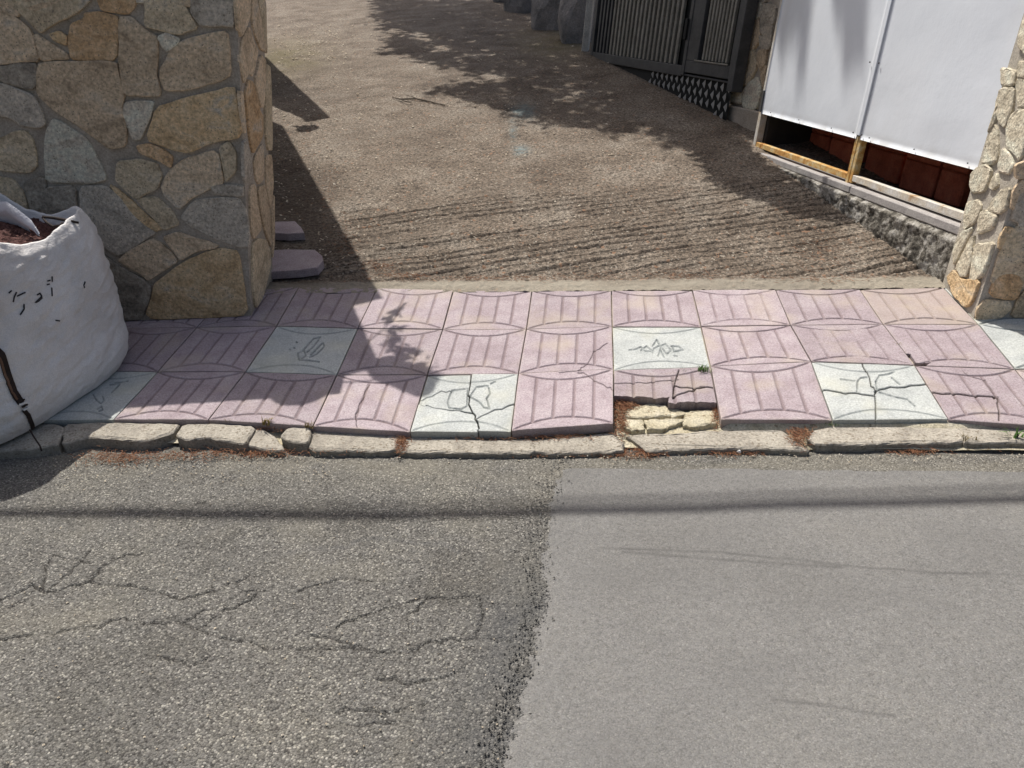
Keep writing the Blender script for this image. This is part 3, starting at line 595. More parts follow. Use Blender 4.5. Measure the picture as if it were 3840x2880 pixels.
RS = [('t', (60, -20), (135, -20), (130, 100), (88, 195), (72, 140)), ('t', (142, -20), (163, -20), (205, 160), (214, 268), (187, 255), (162, 190), (142, 110)), ('v', (172, -20), (211, -20), (221, 278), (213, 240)), ('t', (92, 207), (130, 132), (153, 210), (178, 268), (150, 396), (128, 378), (102, 436), (82, 300)), ('t', (186, 282), (213, 310), (213, 420), (203, 556), (187, 556), (157, 420)),
      ('o', (122, 412), (148, 424), (180, 567), (198, 600), (198, 708), (145, 804), (127, 690), (107, 480)), ('v', (217, 332), (238, 350), (249, 778), (227, 778), (213, 700), (210, 570)), ('t', (80, 472), (98, 474), (108, 600), (113, 688), (101, 690)), ('g', (117, 718), (139, 800), (150, 927), (106, 948), (99, 740)), ('t', (152, 822), (203, 734), (206, 928), (180, 957), (163, 928)),
      ('t', (216, 803), (248, 803), (256, 960), (240, 1094), (216, 930)), ('t', (132, 962), (158, 953), (174, 1080), (193, 1186), (150, 1244), (134, 1150)), ('t', (172, 972), (209, 953), (234, 1100), (244, 1286), (216, 1218), (187, 1100)), ('v', (144, 1262), (180, 1234), (219, 1244), (236, 1300), (240, 1380), (200, 1545), (163, 1600), (148, 1500)), ('t', (246, 1100), (258, 1000), (260, 1250), (249, 1345))]
for s in RS:
    slab('stone', [V(x, y, wb, dR) for x, y in ZR(*s[1:])], nR, m_st[s[0]], lw, random.uniform(.003, .007), .012, .004, .04, .002, .001, True, .0, .0015)


def cladding(parent, o, d, nrm, s0, s1, z1, kinds, cw=.30, ch=.21, hgt=.010):
    """the same crazy paving carried on where the traced stones stop (past the frame)"""
    rs = np.random.RandomState(int(abs(s0) * 100) + 5); nx, nz = max(1, int(abs(s1 - s0) / cw)), 11
    P_ = {}
    for i in range(nx + 1):
        s_ = s0 + (s1 - s0) * i / nx; b_ = o + d * s_; zg = gz(b_[0], b_[1]) - .03; nzz = max(2, int(round((z1 - zg) / ch)))
        for k in range(nz + 1):
            z = zg + k * ch; e = i in (0, nx)
            P_[i, k] = (s_ + (0 if e else rs.uniform(-.09, .09)), min(z + (0 if k == 0 else rs.uniform(-.06, .06)), z1 - .012))
    for i in range(nx):
        for k in range(nz):
            q = [P_[i, k], P_[i + 1, k], P_[i + 1, k + 1], P_[i, k + 1]]
            if max(p[1] for p in q) - min(p[1] for p in q) < .05 or q[2][1] - q[1][1] < .04 or q[3][1] - q[0][1] < .04: continue
            cx, cz = sum(p[0] for p in q) / 4, sum(p[1] for p in q) / 4
            pts = []
            for a_, b_ in q:
                a_ += (cx - a_) * .05; b_ += (cz - b_) * .06; w_ = o + d * a_; pts.append(np.array([w_[0], w_[1], b_]))
            c_ = o + d * cx; pr_ = proj(np.array([c_[0], c_[1], cz]))
            if -25 < pr_[0] < 3865 and pr_[1] > -25: continue
            slab('stone', pts, nrm, m_st[kinds[rs.randint(len(kinds))]], parent, hgt * rs.uniform(.6, 1.2), .012, .006, .05, .004, .0016, True, .012, .002)
cladding(lw, wb, dF, nF, -4.4, -.02, WT - .06, 'ttgvpyo')
cladding(lw, wb, dR, nR, .0, thick, WT - .06, 'ttv', .12, .3, .006)
# ------------------------------------------------------------------ right garden wall
pb, pf = G(3535, 1072), G(3647, 1196); dL = unit([*(pb - pf)[:2], 0]); nL = np.array([dL[1], -dL[0], 0.]); nL = nL if nL[0] < 0 else -nL
nP = -dL; dP = np.array([-nL[0], -nL[1], 0.])
rw = thing('garden_wall', pf, 'low stone wall end at right with sunlit side and shaded front', 'wall')
q0 = pf - nP * .008 - nL * .008
PT = 1.56
prism([q0, q0 + dP * 3.5, q0 + dP * 3.5 + dL * .36, q0 + dL * .36], -.9, PT, m_mortar_w, 'mortar_core', rw)
capb = q0 + dP * .004 - dL * .002
for i in range(8):
    o = capb + dP * (.18 * i); mb = MB(); mb.box([o[0], o[1], PT + .002], dP * .174, dL * .40, [0, 0, .045], .006); mb.build('cap_brick', m_capr, rw)
ZP = zt(3500, 300, 1.747)
PS = [('s', (440, 60), (530, 50), (520, 180), (470, 310), (430, 280), (410, 150)), ('s', (545, 0), (640, 0), (640, 170), (590, 180), (555, 160)), ('s', (500, 230), (560, 190), (594, 194), (660, 200), (640, 300), (565, 530), (522, 470), (482, 440), (472, 330)), ('s', (332, 490), (352, 380), (400, 285), (418, 330), (423, 520), (370, 556), (312, 540)),
      ('s', (252, 610), (290, 574), (350, 553), (382, 590), (368, 660), (330, 728), (252, 738), (237, 680)), ('p', (422, 560), (450, 444), (508, 500), (523, 570), (488, 616), (432, 598)), ('s', (387, 642), (415, 614), (423, 690), (390, 718), (367, 700)), ('s', (382, 790), (440, 724), (505, 704), (480, 838), (430, 877), (352, 850)),
      ('s', (202, 880), (217, 804), (290, 784), (313, 830), (270, 936), (202, 978)), ('s', (303, 872), (340, 853), (418, 890), (390, 966), (284, 1008)), ('s', (133, 1098), (190, 994), (256, 964), (200, 1086), (133, 1214)), ('s', (144, 1230), (268, 1006), (253, 1170), (220, 1286), (182, 1286)),
      ('s', (263, 1082), (398, 1063), (358, 1198), (310, 1296), (234, 1326), (252, 1200)), ('y', (85, 1290), (130, 1244), (198, 1312), (308, 1313), (248, 1466), (202, 1486), (122, 1398)), ('s', (360, 360), (395, 260), (430, 130), (405, 270)), ('s', (440, -80), (540, -60), (530, 30), (450, 45)), ('s', (560, -120), (640, -120), (620, -20), (555, -15))]
for s in PS: slab('stone', [V(x, y, pf, dL) for x, y in ZP(*s[1:])], nL, m_st[s[0]], rw, random.uniform(.003, .008), .012, .006, .022, .0032, .0018, True, .03, .004)
QS = [('t', (545, 560), (640, 530), (640, 640), (545, 640)), ('t', (532, 720), (594, 652), (700, 640), (700, 850), (512, 850)), ('y', (443, 1030), (480, 963), (558, 990), (500, 1076), (432, 1098)), ('t', (422, 1198), (500, 1102), (594, 1035), (720, 1030), (720, 1250), (430, 1248)),
      ('o', (373, 1390), (420, 1293), (500, 1264), (588, 1312), (540, 1436), (400, 1418)), ('v', (292, 1500), (340, 1443), (498, 1453), (508, 1500), (438, 1558), (282, 1568)), ('v', (560, 1430), (610, 1380), (720, 1400), (720, 1550), (512, 1550)), ('g', (575, 880), (720, 870), (720, 1000), (600, 985), (560, 960))]
for s in QS: slab('stone', [V(x, y, pf, dP) for x, y in ZP(*s[1:])], nP, m_st[s[0]], rw, random.uniform(.004, .008), .012, .005, .025, .003, .002, True, .02, .006)

cladding(rw, pf, dL, nL, .0, .34, PT, 's', .17, .22, .006)
cladding(rw, pf, dP, nP, .02, 3.45, PT, 'ttgvyo', hgt=.007)
# ------------------------------------------------------------------ white sheet gate on its plinth
d0 = unit([-.238, .971, 0]); n0 = np.array([-d0[1], d0[0], 0.])         # n0 points to the driveway
p0 = np.array([1.60, .03, 0.])
ZB_ = .47
lwall = thing('low_wall', p0 + [0, 0, .2], 'lichen-blackened rendered plinth below the white sheet gate', 'wall')
def plinth():
    ss = np.linspace(-.06, 2.42, 230); tt = np.linspace(0, 1, 46); Sg, Tg = np.meshgrid(ss, tt)
    base = p0 + Sg[..., None] * d0; zb = gz(base[..., 0], base[..., 1]) - .06
    zt_ = ZB_ - .045; z = zb + (zt_ - zb) * Tg
    out = (fbm(Sg / .05, z / .05, 401) - .5) * .026 + (fbm(Sg / .012, z / .012, 402, 2) - .5) * .008 - .03 * np.clip((Tg - .9) / .1, 0, 1)
    Pq = base + n0 * (out + .004)[..., None]; Pq[..., 2] = z
    obj('render_coat', Pq.reshape(-1, 3), grid_faces(230, 46)[:, ::-1].copy(), m_plinth, lwall, True)
plinth()
mb = MB(); o = p0 - d0 * .05 - n0 * .32; mb.box([o[0], o[1], -.25], d0 * 2.47, n0 * .285, [0, 0, .25 + ZB_ - .05]); mb.build('wall_core', m_ledge, lwall)
mb = MB(); o = p0 - d0 * .055 - n0 * .33; mb.box([o[0], o[1], ZB_ - .048], d0 * 1.09, n0 * .315, [0, 0, .046], .006); mb.box([o[0] + d0[0] * 1.10, o[1] + d0[1] * 1.10, ZB_ - .046], d0 * 1.38, n0 * .312, [0, 0, .043], .006); mb.build('ledge', m_ledge, lwall)

gp = p0 - n0 * .06                                                     # door plane, a little behind the plinth face
def sz(px, py): w_ = V(px, py, gp, d0); return float((w_ - gp) @ d0), float(w_[2])
sm0 = sz(3200, 600)[0]; sl0 = sz(2826, 540)[0]
zr0 = np.mean([sz(3600, 832)[1], sz(2832, 565)[1], sz(3195, 655)[1]]); zr1 = zr0 + .036
zp = np.mean([sz(3645, 645)[1], sz(2872, 425)[1], sz(3222, 520)[1]])
sg = thing('sheet_gate', gp + [0, 0, zr0], 'white sheet-metal double gate with rusty frame open along its foot', 'gate')
def gbox(name, s0, s1, z0, z1, th, m, back=0.0, bev=.003, par=None, label=None):
    mb = MB(); o = gp + d0 * s0 - n0 * (back + th); mb.box([o[0], o[1], z0], d0 * (s1 - s0), n0 * th, [0, 0, z1 - z0], bev)
    ob = mb.build(name, m, par or sg)
    if label: ob['label'] = label
    return ob
TOP = 2.35
gbox('bottom_rail', -.03, sm0 - .034, zr0, zr1, .04, m_rust2, label='pale flaking bottom rail')
gbox('bottom_rail', sm0 + .034, sl0 - .04, zr0, zr1, .04, m_rust, label='rusty orange bottom rail')
gbox('stile', sm0 - .034, sm0 - .003, zr0 - .012, zp + .02, .04, m_rust); gbox('stile', sm0 + .003, sm0 + .034, zr0 - .02, zp + .012, .04, m_rust)
gbox('frame_post', sl0 - .038, sl0 + .01, zr0 - .02, TOP, .05, m_rust2, -.002)
gbox('hinge_plate', sl0 - .042, sl0 - .02, zp + .01, zp + .16, .012, m_dark, -.016)
def sheet(s0, s1):
    a_, b_ = np.meshgrid(np.linspace(s0, s1, 40), np.linspace(zp, TOP, 50))
    wv_ = (fbm(a_ / .5, b_ / .6, 411, 2) - .5) * .014 * np.clip((b_ - zp) / .2, 0, 1)
    Pf = gp + a_[..., None] * d0 + n0 * (.004 + wv_)[..., None]; Pf[..., 2] = b_
    Pk = Pf - n0 * .03; v = np.concatenate([Pf.reshape(-1, 3), Pk.reshape(-1, 3)]); g1 = grid_faces(40, 50); N_ = 2000
    rim = []
    idx = np.arange(N_).reshape(50, 40)
    for line in (idx[0, ::-1], idx[-1, :], idx[:, 0], idx[::-1, -1]):
        for p, q in zip(line[:-1], line[1:]): rim.append([p, q, q + N_, p + N_])
    gm = np.clip(1 - (b_ - zp) / .06, 0, 1) * vnoise(a_ / .05, b_ / .03, 412) + .5 * np.clip(fbm(a_ / .3, b_ / .7, 413) * 2.4 - 1.4, 0, 1)
    return obj('sheet_panel', v, np.concatenate([g1[:, ::-1], g1 + N_, np.array(rim)]), m_panel, sg, True, {'grime_shade': np.concatenate([gm.ravel(), gm.ravel() * 0])})
sheet(-.06, sm0 - .022); sheet(sm0 + .022, sl0 - .03)
gbox('cover_strip', sm0 - .019, sm0 + .019, zp + .022, TOP - .01, .012, m_panel, -.012, .002)
for s_ in (sm0 - .045, sm0 + .05):
    for z_ in (zp + .03, zp + .42):
        gbox('screw', s_ - .004, s_ + .004, z_ - .004, z_ + .004, .006, m_dark, -.016, .001)
for s_ in np.linspace(.15, sl0 - .2, 6): gbox('screw', s_ - .003, s_ + .003, zp + .02, zp + .027, .005, m_dark, -.013, .001)
# shed added to darken the gap behind the gate, and its contents
sh = thing('shed', gp - n0 * .7 + d0 * 1.2 + [0, 0, ZB_], 'shed added to darken the gap under the white sheet gate', 'shed')
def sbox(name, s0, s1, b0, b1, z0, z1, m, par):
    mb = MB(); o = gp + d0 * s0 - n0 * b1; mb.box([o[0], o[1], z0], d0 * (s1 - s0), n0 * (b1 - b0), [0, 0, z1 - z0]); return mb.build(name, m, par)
sbox('floor', -.3, 2.5, .28, 1.6, .36, .44, m_roofd, sh); sbox('back_wall', -.3, 2.5, 1.6, 1.7, .3, TOP + .1, m_roofd, sh); sbox('shade_roof', -.3, 2.5, .05, 1.72, TOP + .11, TOP + .17, m_roofd, sh)  # roof and dark boards added to keep light out of the gap
sbox('shade_wall', -.32, -.25, .05, 1.6, .3, TOP + .1, m_roofd, sh); sbox('shade_wall', 2.45, 2.52, .05, 1.6, .3, TOP + .1, m_roofd, sh)
BK = [((3537, 3645), .40, 'block beside the stone wall end, behind the right gap'), ((3392, 3530), .40, 'block in the middle of the right gap under the gate'), ((3245, 3385), .46, 'block next to the middle stile, behind the right gap'), ((3098, 3188), .40, 'block next to the middle stile, behind the left gap'), ((3008, 3094), .40, 'block in the middle of the left gap under the gate'), ((2966, 3003), .44, 'narrow block towards the dark end of the left gap')]
for (x0, x1), bk, lb in BK:
    s0, s1 = [float((V(x_, 600, gp - n0 * bk, d0) - gp) @ d0) for x_ in (x1, x0)]
    o = gp + d0 * (s0 + s1) / 2 - n0 * (bk + .1) + [0, 0, .44]
    t = thing('clay_block', o, 'dark red clay ' + lb, 'block', 'clay blocks stacked in the shed')
    for z0, z1 in ((.442, .62), (.623, .80)):
        mb = MB(); q_ = gp + d0 * (s0 + .004) - n0 * (bk + .2); mb.box([q_[0], q_[1], z0], d0 * (s1 - s0 - .008), n0 * .2, [0, 0, z1 - z0], .008); mb.build('block_course', m_clay, t)

# ------------------------------------------------------------------ pier between the gates
pr0, pr1 = G(2728, 380), G(2850, 430)
ga, gb = G(2714, 452), G(2199, 196); dg = unit([*(gb - ga)[:2], 0]); ng = np.array([-dg[1], dg[0], 0.])
gpier = ga - ng * .10
def gs(px, py, off=0.0): w_ = V(px, py, ga - ng * off, dg); return float((w_ - ga) @ dg), float(w_[2])
pier = thing('stone_pier', V(2790, 400, gpier, dg), 'shaded crazy-paving pier between bar gate and white sheet gate', 'pier')
s_a, s_b = gs(2836, 380, .1)[0] - .35, gs(2736, 370, .1)[0]
zpb = gs(2780, 400, .1)[1]
o = gpier + dg * s_a - ng * .42; mb = MB(); mb.box([o[0], o[1], zpb], dg * (s_b - s_a), ng * .41, [0, 0, 2.3 - zpb]); mb.build('mortar_core', m_mortar, pier)
mb = MB(); o2 = o - dg * .02; mb.box([o2[0], o2[1], .2], dg * (s_b - s_a + .04), ng * .45, [0, 0, zpb - .2 - .004], .01); mb.build('footing', m_mortar, pier)
ZG = zt(2000, 0, 2.212)
for k_, *pl in [('p', (1840, 30), (1890, 20), (1895, 130), (1845, 150), (1828, 90)), ('g', (1905, 40), (2010, 60), (2000, 180), (1920, 290), (1890, 250)), ('t', (1830, 180), (1870, 170), (1880, 330), (1830, 400), (1812, 390)), ('g', (1885, 310), (1920, 310), (1985, 220), (1960, 400), (1890, 390)), ('t', (1870, 430), (1935, 415), (1925, 520), (1890, 580), (1862, 510)),
                ('v', (1790, 440), (1830, 420), (1850, 560), (1790, 690), (1745, 700)), ('p', (1750, 760), (1800, 690), (1860, 650), (1890, 740), (1850, 900), (1745, 880)), ('p', (1660, 760), (1730, 750), (1725, 850), (1640, 830)), ('t', (1895, 610), (1930, 560), (1910, 720)), ('g', (1850, -60), (1950, -60), (1930, 10), (1850, 10))]:
    slab('stone', [V(x, y, gpier, dg) for x, y in ZG(*pl)], ng, m_st[k_], pier, .012, .012, .008, .06, .004, .002, True, .0, .014)

# ------------------------------------------------------------------ dark bar gate
bgt = thing('bar_gate', ga, 'dark metal gate with close vertical bars at the top of the driveway', 'gate')
def bbox(name, s0, s1, z0, z1, th, m, front=0.0, bev=.004, par=None):
    mb = MB(); o = ga + dg * s0 + ng * (front - th); mb.box([o[0], o[1], z0], dg * (s1 - s0), ng * th, [0, 0, z1 - z0], bev); return mb.build(name, m, par or bgt)
BT = 2.5
zrl = np.mean([gs(2300, 205)[1], gs(2540, 245)[1]])                    # under the bars, left leaf
zrr = np.mean([gs(2600, 225)[1], gs(2730, 252)[1]])
zlat = np.mean([gs(2560, 275)[1], gs(2735, 318)[1]])
s_r, s_m, s_l = gs(2742, 250)[0], gs(2570, 200)[0], gs(2222, 150)[0]
s_m2 = gs(2615, 150)[0]
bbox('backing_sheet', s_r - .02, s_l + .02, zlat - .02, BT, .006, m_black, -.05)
bbox('bottom_rail', s_m + .03, s_l, zrl - .09, zrl, .05, m_dark); bbox('bottom_rail', s_r + .03, s_m - .035, zrr - .10, zrr, .05, m_dark)
bbox('sill_rail', s_r - .03, s_m + .02, zlat - .005, zrr - .115, .045, m_dark, -.006)
mb = MB(); o = ga + dg * (s_r + .05); mb.box([o[0], o[1], zrr + .002], dg * (s_m2 - s_r - .07), ng * .012, [0, 0, .012], .002); mb.build('trim', m_bar, bgt)
bbox('stile', s_m - .03, s_m + .026, zlat, BT, .05, m_dark, .004); bbox('stile', s_m2 - .05, s_m - .032, zrr + .002, BT, .045, m_dark, -.002)
bbox('post', s_r - .12, s_r - .035, zlat - .06, BT, .10, m_dark, .03); bbox('stile', s_r - .03, s_r + .025, zrr - .1, BT, .05, m_dark, .004)
bbox('stile', s_l - .05, s_l + .02, zrl - .09, BT, .05, m_dark, .004)
nb = 17; sL0, sL1 = gs(2285, 170)[0], gs(2530, 190)[0]
stepb = (sL0 - sL1) / (nb - 1)
for i in range(nb + 4):
    s_ = sL1 + stepb * i
    if s_ > s_l - .07: break
    bbox('bar', s_ - .24 * stepb, s_ + .24 * stepb, zrl + .001, BT, .028, m_bar if i < nb else m_dark, -.012)
sR0, sR1 = gs(2632, 200)[0], gs(2722, 200)[0]
for i in range(8):
    s_ = sR1 + (sR0 - sR1) * i / 7; w2 = abs(sR0 - sR1) / 7 * .24
    bbox('bar', s_ - w2, s_ + w2, zrr + .016, BT, .028, m_bar, -.012)
hh = gs(2583, 80)
mb = MB(); o = ga + dg * (hh[0] - .02) + ng * .004; mb.box([o[0], o[1], gs(2580, 150)[1]], dg * .045, ng * .02, [0, 0, gs(2585, 70)[1] - gs(2580, 150)[1]], .004); mb.build('handle', m_black, bgt)
# lattice apron: real diamonds between the sill and the sloping ground
mb = MB(); sA, sB = s_r + .0, gs(2435, 262)[0]; zz = .075; ww = .085
k = 0; s_ = sA
while s_ < sB:
    zg = gz(*(ga + dg * s_)[:2]); z = zlat - .004; rowi = 0
    while z - zz > zg - .03:
        c0_ = ga + dg * s_ + ng * -.02; lo = z - zz
        top = np.array([c0_[0], c0_[1], z]); bot = np.array([c0_[0], c0_[1], lo]); e = dg * (ww * .34); q_ = c0_ + ng * .012; mid = np.array([q_[0], q_[1], (z + lo) / 2])
        off_ = dg * (ww * .5 * (rowi % 2)); mb.add([top + off_, mid - e + off_, bot + off_, mid + e + off_], [[0, 1, 2, 3]]); z -= zz * .98; rowi += 1
    s_ += ww * 1.25
lat = mb.build('lattice_apron', m_lat, bgt); lat['kind'] = 'stuff'
mb = MB(); o = ga + dg * (sA - .02) - ng * .03; L_ = sB - sA + 1.2; v = []
for t_ in (0, L_):
    b_ = o + dg * t_
    for dz in (None, zlat): v.append([b_[0], b_[1], gz(b_[0], b_[1]) - .05 if dz is None else max(dz, gz(b_[0], b_[1]) + .0)])
mb.add(v, [[0, 2, 3, 1]]); mb.build('apron_backing', m_black, bgt)
cpst = V(2194, 100, ga, dg); pb0 = G(2192, 192)
t = thing('concrete_post', pb0, 'pale square post at the far end of the bar gate', 'post')
mb = MB(); wpx = np.linalg.norm(G(2213, 196) - G(2176, 180)); o = pb0 - dg * .0
mb.box([o[0] - .04, o[1] - .01, pb0[2] - .1], [.075, -.02, 0], [.02, .10, 0], [0, 0, 2.3], .01); mb.build('shaft', m_post, t)

# ------------------------------------------------------------------ boulders of the far bank
def boulder(c, r, sd):
    import bmesh
    bm = bmesh.new(); bmesh.ops.create_icosphere(bm, subdivisions=3, radius=1); rs = np.random.RandomState(sd)
    k = rs.uniform(-1, 1, (7, 3)); k /= np.linalg.norm(k, axis=1)[:, None]; cut = rs.uniform(.62, .85, 7)
    v = np.array([list(p.co) for p in bm.verts])
    for n_, c_ in zip(k, cut):
        d = v @ n_; v = v - n_[None] * np.clip(d - c_, 0, None)[:, None] * .9
    v += (np.stack([fbm(v[:, 1] * 3 + 9, v[:, 2] * 3 + 9, sd), fbm(v[:, 2] * 3 + 9, v[:, 0] * 3 + 9, sd + 1), fbm(v[:, 0] * 3 + 9, v[:, 1] * 3 + 9, sd + 2)], -1) - .5) * .22
    f = [[q.index for q in p.verts] for p in bm.faces]; bm.free(); return v * np.asarray(r) + np.asarray(c), f
BL = [((1890, 8), (.24, .26, .30), 'small dark boulder at the left end of the row by the driveway top'), ((1960, 45), (.34, .36, .60), 'broad dark boulder second from the left at the top of the driveway'), ((2060, 108), (.36, .36, .78), 'grey boulder in the middle of the row beside the driveway'), ((2152, 160), (.27, .30, .85), 'brownish tall boulder right against the pale gate post')]
for i, (p, r, lb) in enumerate(BL):
    c = G(*p); c = c + np.array([.02, .20, r[2] * .30]); v, f = boulder(c, r, 700 + i * 11)
    tag(obj('boulder', v, f, m_far, loc=c - [0, 0, r[2] * .6]), lb, 'boulder', 'boulders at the top of the driveway')

# ------------------------------------------------------------------ bulk bag
bc = np.array([-2.66, -.945]); bz0 = gz(*bc) + .012
bag = thing('bulk_bag', (bc[0], bc[1], bz0), 'white woven bulk bag full of dark red gravel by the stone wall', 'bag')
def bagsurf(na=220, nh=90):
    th = np.linspace(0, 2 * math.pi, na, endpoint=False); hs = np.linspace(0, 1, nh); T, H = np.meshgrid(th, hs)
    prof = np.interp(H, [0, .06, .16, .3, .5, .7, .86, .95, 1], [.445, .465, .475, .47, .455, .438, .420, .400, .375])
    ct, st_ = np.cos(T + .294), np.sin(T + .294); ex = 3.6
    rr = (np.abs(ct) ** ex + np.abs(st_) ** ex) ** (-1 / ex)
    rad = prof * rr
    def ridge(a_, b_, sd): return (1 - np.abs(2 * fbm(a_, b_, sd, 3) - 1)) ** 3
    fold = (fbm(T * 1.6 + 20, H * 2.2 + T * .7, 501, 4) - .5) * .022
    fold = fold - ridge(T * 3.0 + H * 3.6 + 9, H * 13 - T * 4.6 + 30, 503) * .012 + ridge(T * 4.5 - H * 3 + 19, H * 5 + T * 2 + 30, 507) * .009
    rad = rad + fold * (.45 + .55 * np.sin(np.clip(H, 0, 1) * math.pi)) + .4 * fold * (H > .85)
    z = H * .715 + .035 * np.cos(4 * (T + .294 - .785)) * H ** 3 + (fbm(T * 3 + 3, T * 0, 505, 3) - .5) * .03 * H
    lean = H * .03
    X = bc[0] + rad * np.cos(T) - lean; Y = bc[1] + rad * np.sin(T) + lean
    zb = gz(X, Y); Z_ = np.maximum(gz(bc[0], bc[1]) * .0 + zb * (1 - H) + bz0 * H, -9) + z + .004
    Y_lip = Y
    return np.stack([X, Y, Z_], -1), T, H
BP, BTt, BH = bagsurf()
nh, na = BH.shape
idx = np.arange(nh * na).reshape(nh, na); f = []
q = np.stack([idx[:-1], np.roll(idx, -1, 1)[:-1], np.roll(idx, -1, 1)[1:], idx[1:]], -1).reshape(-1, 4)
rim = BP[-1]; ctr = rim.mean(0); inner = []
for k_, (sc_, dz) in enumerate(((.985, .004), (.972, -.006), (.962, -.06), (.955, -.13))): inner.append(ctr + (rim - ctr) * [sc_, sc_, 1] + [0, 0, dz])
vv = np.concatenate([BP.reshape(-1, 3)] + inner); qs = [q]
for k_ in range(4):
    a0 = idx[-1] if k_ == 0 else nh * na + (k_ - 1) * na + np.arange(na); b0 = nh * na + k_ * na + np.arange(na)
    qs.append(np.stack([a0, np.roll(a0, -1), np.roll(b0, -1), b0], -1))
gr_ = np.clip(fbm(BTt * 2, BH * 3, 511) * 2.2 - 1.0, 0, 1) * np.clip(1.3 - np.abs(BH - .72) * 3, .25, 1) + .8 * np.clip(1 - BH / .12, 0, 1) * fbm(BTt * 6, BH * 20, 512)
bagskin = obj('bag_skin', vv, np.concatenate(qs), m_bag, bag, True, {'grime_shade': np.concatenate([gr_.ravel(), np.zeros(4 * na)])})
gx, gy = np.meshgrid(np.linspace(-1, 1, 70), np.linspace(-1, 1, 70)); _a = gx * math.cos(.294) - gy * math.sin(.294); _b = gx * math.sin(.294) + gy * math.cos(.294); keep = (np.abs(_a) ** 3.6 + np.abs(_b) ** 3.6) ** (1 / 3.6) < .86
hgt = (fbm(gx * 12, gy * 12, 521) - .5) * .03 + (1 - gx ** 2 - gy ** 2) * .04
d_, rid_ = cells(gx * 22, gy * 22, 523); hgt += np.clip(.5 - d_, 0, 1) * .03
rr_ = .43
Xc, Yc = ctr[0] + gx * rr_, ctr[1] + gy * rr_
masked('gravel_fill', Xc, Yc, ctr[2] - .085 + hgt, keep[:-1, :-1] & keep[1:, 1:], m_gravel, bag, .05, {})
dep = bpy.context.evaluated_depsgraph_get()
bvh = BVHTree.FromPolygons([Vector(p) for p in vv.tolist()], [list(map(int, p)) for p in np.concatenate(qs)])
def onbag(px, py, out=.002):
    r = ray(px, py); h_ = bvh.ray_cast(Vector(CP), Vector(unit(r)))
    if h_[0] is None: return None
    n_ = np.array(h_[1]); n_ = n_ if n_ @ r < 0 else -n_
    return np.array(h_[0]) + n_ * out, n_
def ribbon(name, px, wd, m, parent, out=.003, n=6):
    pts = []
    for p, q_ in zip(px[:-1], px[1:]):
        for i in range(n): t_ = i / n; pts.append((p[0] + (q_[0] - p[0]) * t_, p[1] + (q_[1] - p[1]) * t_))
    pts.append(px[-1]); H_ = [onbag(*p, out) for p in pts]; H_ = [h_ for h_ in H_ if h_]
    if len(H_) < 2: return None
    P_ = [h_[0] for h_ in H_]; v = []
    for i, (p, n_) in enumerate(H_):
        t_ = unit(P_[min(i + 1, len(P_) - 1)] - P_[max(i - 1, 0)]); s_ = unit(np.cross(t_, n_))
        v += [p - s_ * wd / 2 - n_ * (out * .7), p - s_ * wd / 2, p + s_ * wd / 2, p + s_ * wd / 2 - n_ * (out * .7)]
    f = []
    for i in range(len(H_) - 1):
        b_ = i * 4
        for k_ in range(3): f.append([b_ + k_, b_ + k_ + 1, b_ + k_ + 5, b_ + k_ + 4])
    return obj(name, v, f, m, parent)
ribbon('strap', [(-40, 1290), (4, 1330), (25, 1400), (50, 1470), (78, 1512)], .028, m_strap, bag, .006)
ribbon('strap_stripe', [(-44, 1300), (-2, 1345), (18, 1410), (42, 1470), (64, 1500)], .008, m_strap2, bag, .009)
for k_ in range(4): ribbon('buckle_bar', [(62 + k_ * 7, 1508 + k_ * 9), (88 + k_ * 6, 1498 + k_ * 9)], .006, m_pebble if k_ % 2 else m_strap, bag, .010, 3)
ribbon('strap_tail', [(86, 1535), (104, 1555), (118, 1590), (124, 1612)], .016, m_strap, bag, .006)
ZW = zt(0, 740, 4.424)
for st_ in (Z_ for Z_ in [ZW((270, 1570), (230, 1660), (215, 1740)), ZW((275, 1640), (420, 1580)), ZW((140, 1590), (190, 1545)), ZW((610, 1620), (660, 1590), (690, 1640), (640, 1690), (580, 1750), (640, 1720), (700, 1660)), ZW((860, 1310), (862, 1400)), ZW((855, 1500), (862, 1640)), ZW((770, 1450), (820, 1440)), ZW((780, 1390), (830, 1375)),
                                 ZW((395, 1770), (400, 1850), (330, 1950)), ZW((1410, 1400), (1385, 1460), (1400, 1500)), ZW((915, 2040), (990, 2050))]):
    ribbon('marker_stroke', st_, .0055, m_ink, bag, .0025, 4)
# loose liner flap and the black cord at the mouth
ya = ctr[1]
def at_y(px, py, y): r = ray(px, py); return CP + r * ((y - CP[1]) / r[1])
fl = [at_y(-60, 778, ya + .18), at_y(30, 783, ya + .12), at_y(75, 815, ya + .08), at_y(120, 845, ya + .05), at_y(150, 880, ya + .03)]
v = []; wfl = [.05, .06, .06, .045, .012]
for p, w_ in zip(fl, wfl): v += [p + [0, 0, w_ / 2], p + [.004, -.02, 0], p - [0, 0, w_ / 2]]
f = [];
for i in range(4): f += [[i * 3, i * 3 + 1, i * 3 + 4, i * 3 + 3], [i * 3 + 1, i * 3 + 2, i * 3 + 5, i * 3 + 4]]
obj('liner_flap', v, f, m_film, bag, True)
v = []; fl2 = [at_y(-80, 790, ya + .22), at_y(0, 800, ya + .2), at_y(60, 815, ya + .17), at_y(110, 840, ya + .12)]
for p in fl2: v += [p + [0, 0, .03], p + [0, -.015, 0], p - [0, 0, .035]]
f = []
for i in range(3): f += [[i * 3, i * 3 + 1, i * 3 + 4, i * 3 + 3], [i * 3 + 1, i * 3 + 2, i * 3 + 5, i * 3 + 4]]
obj('liner_flap', v, f, m_film, bag, True)
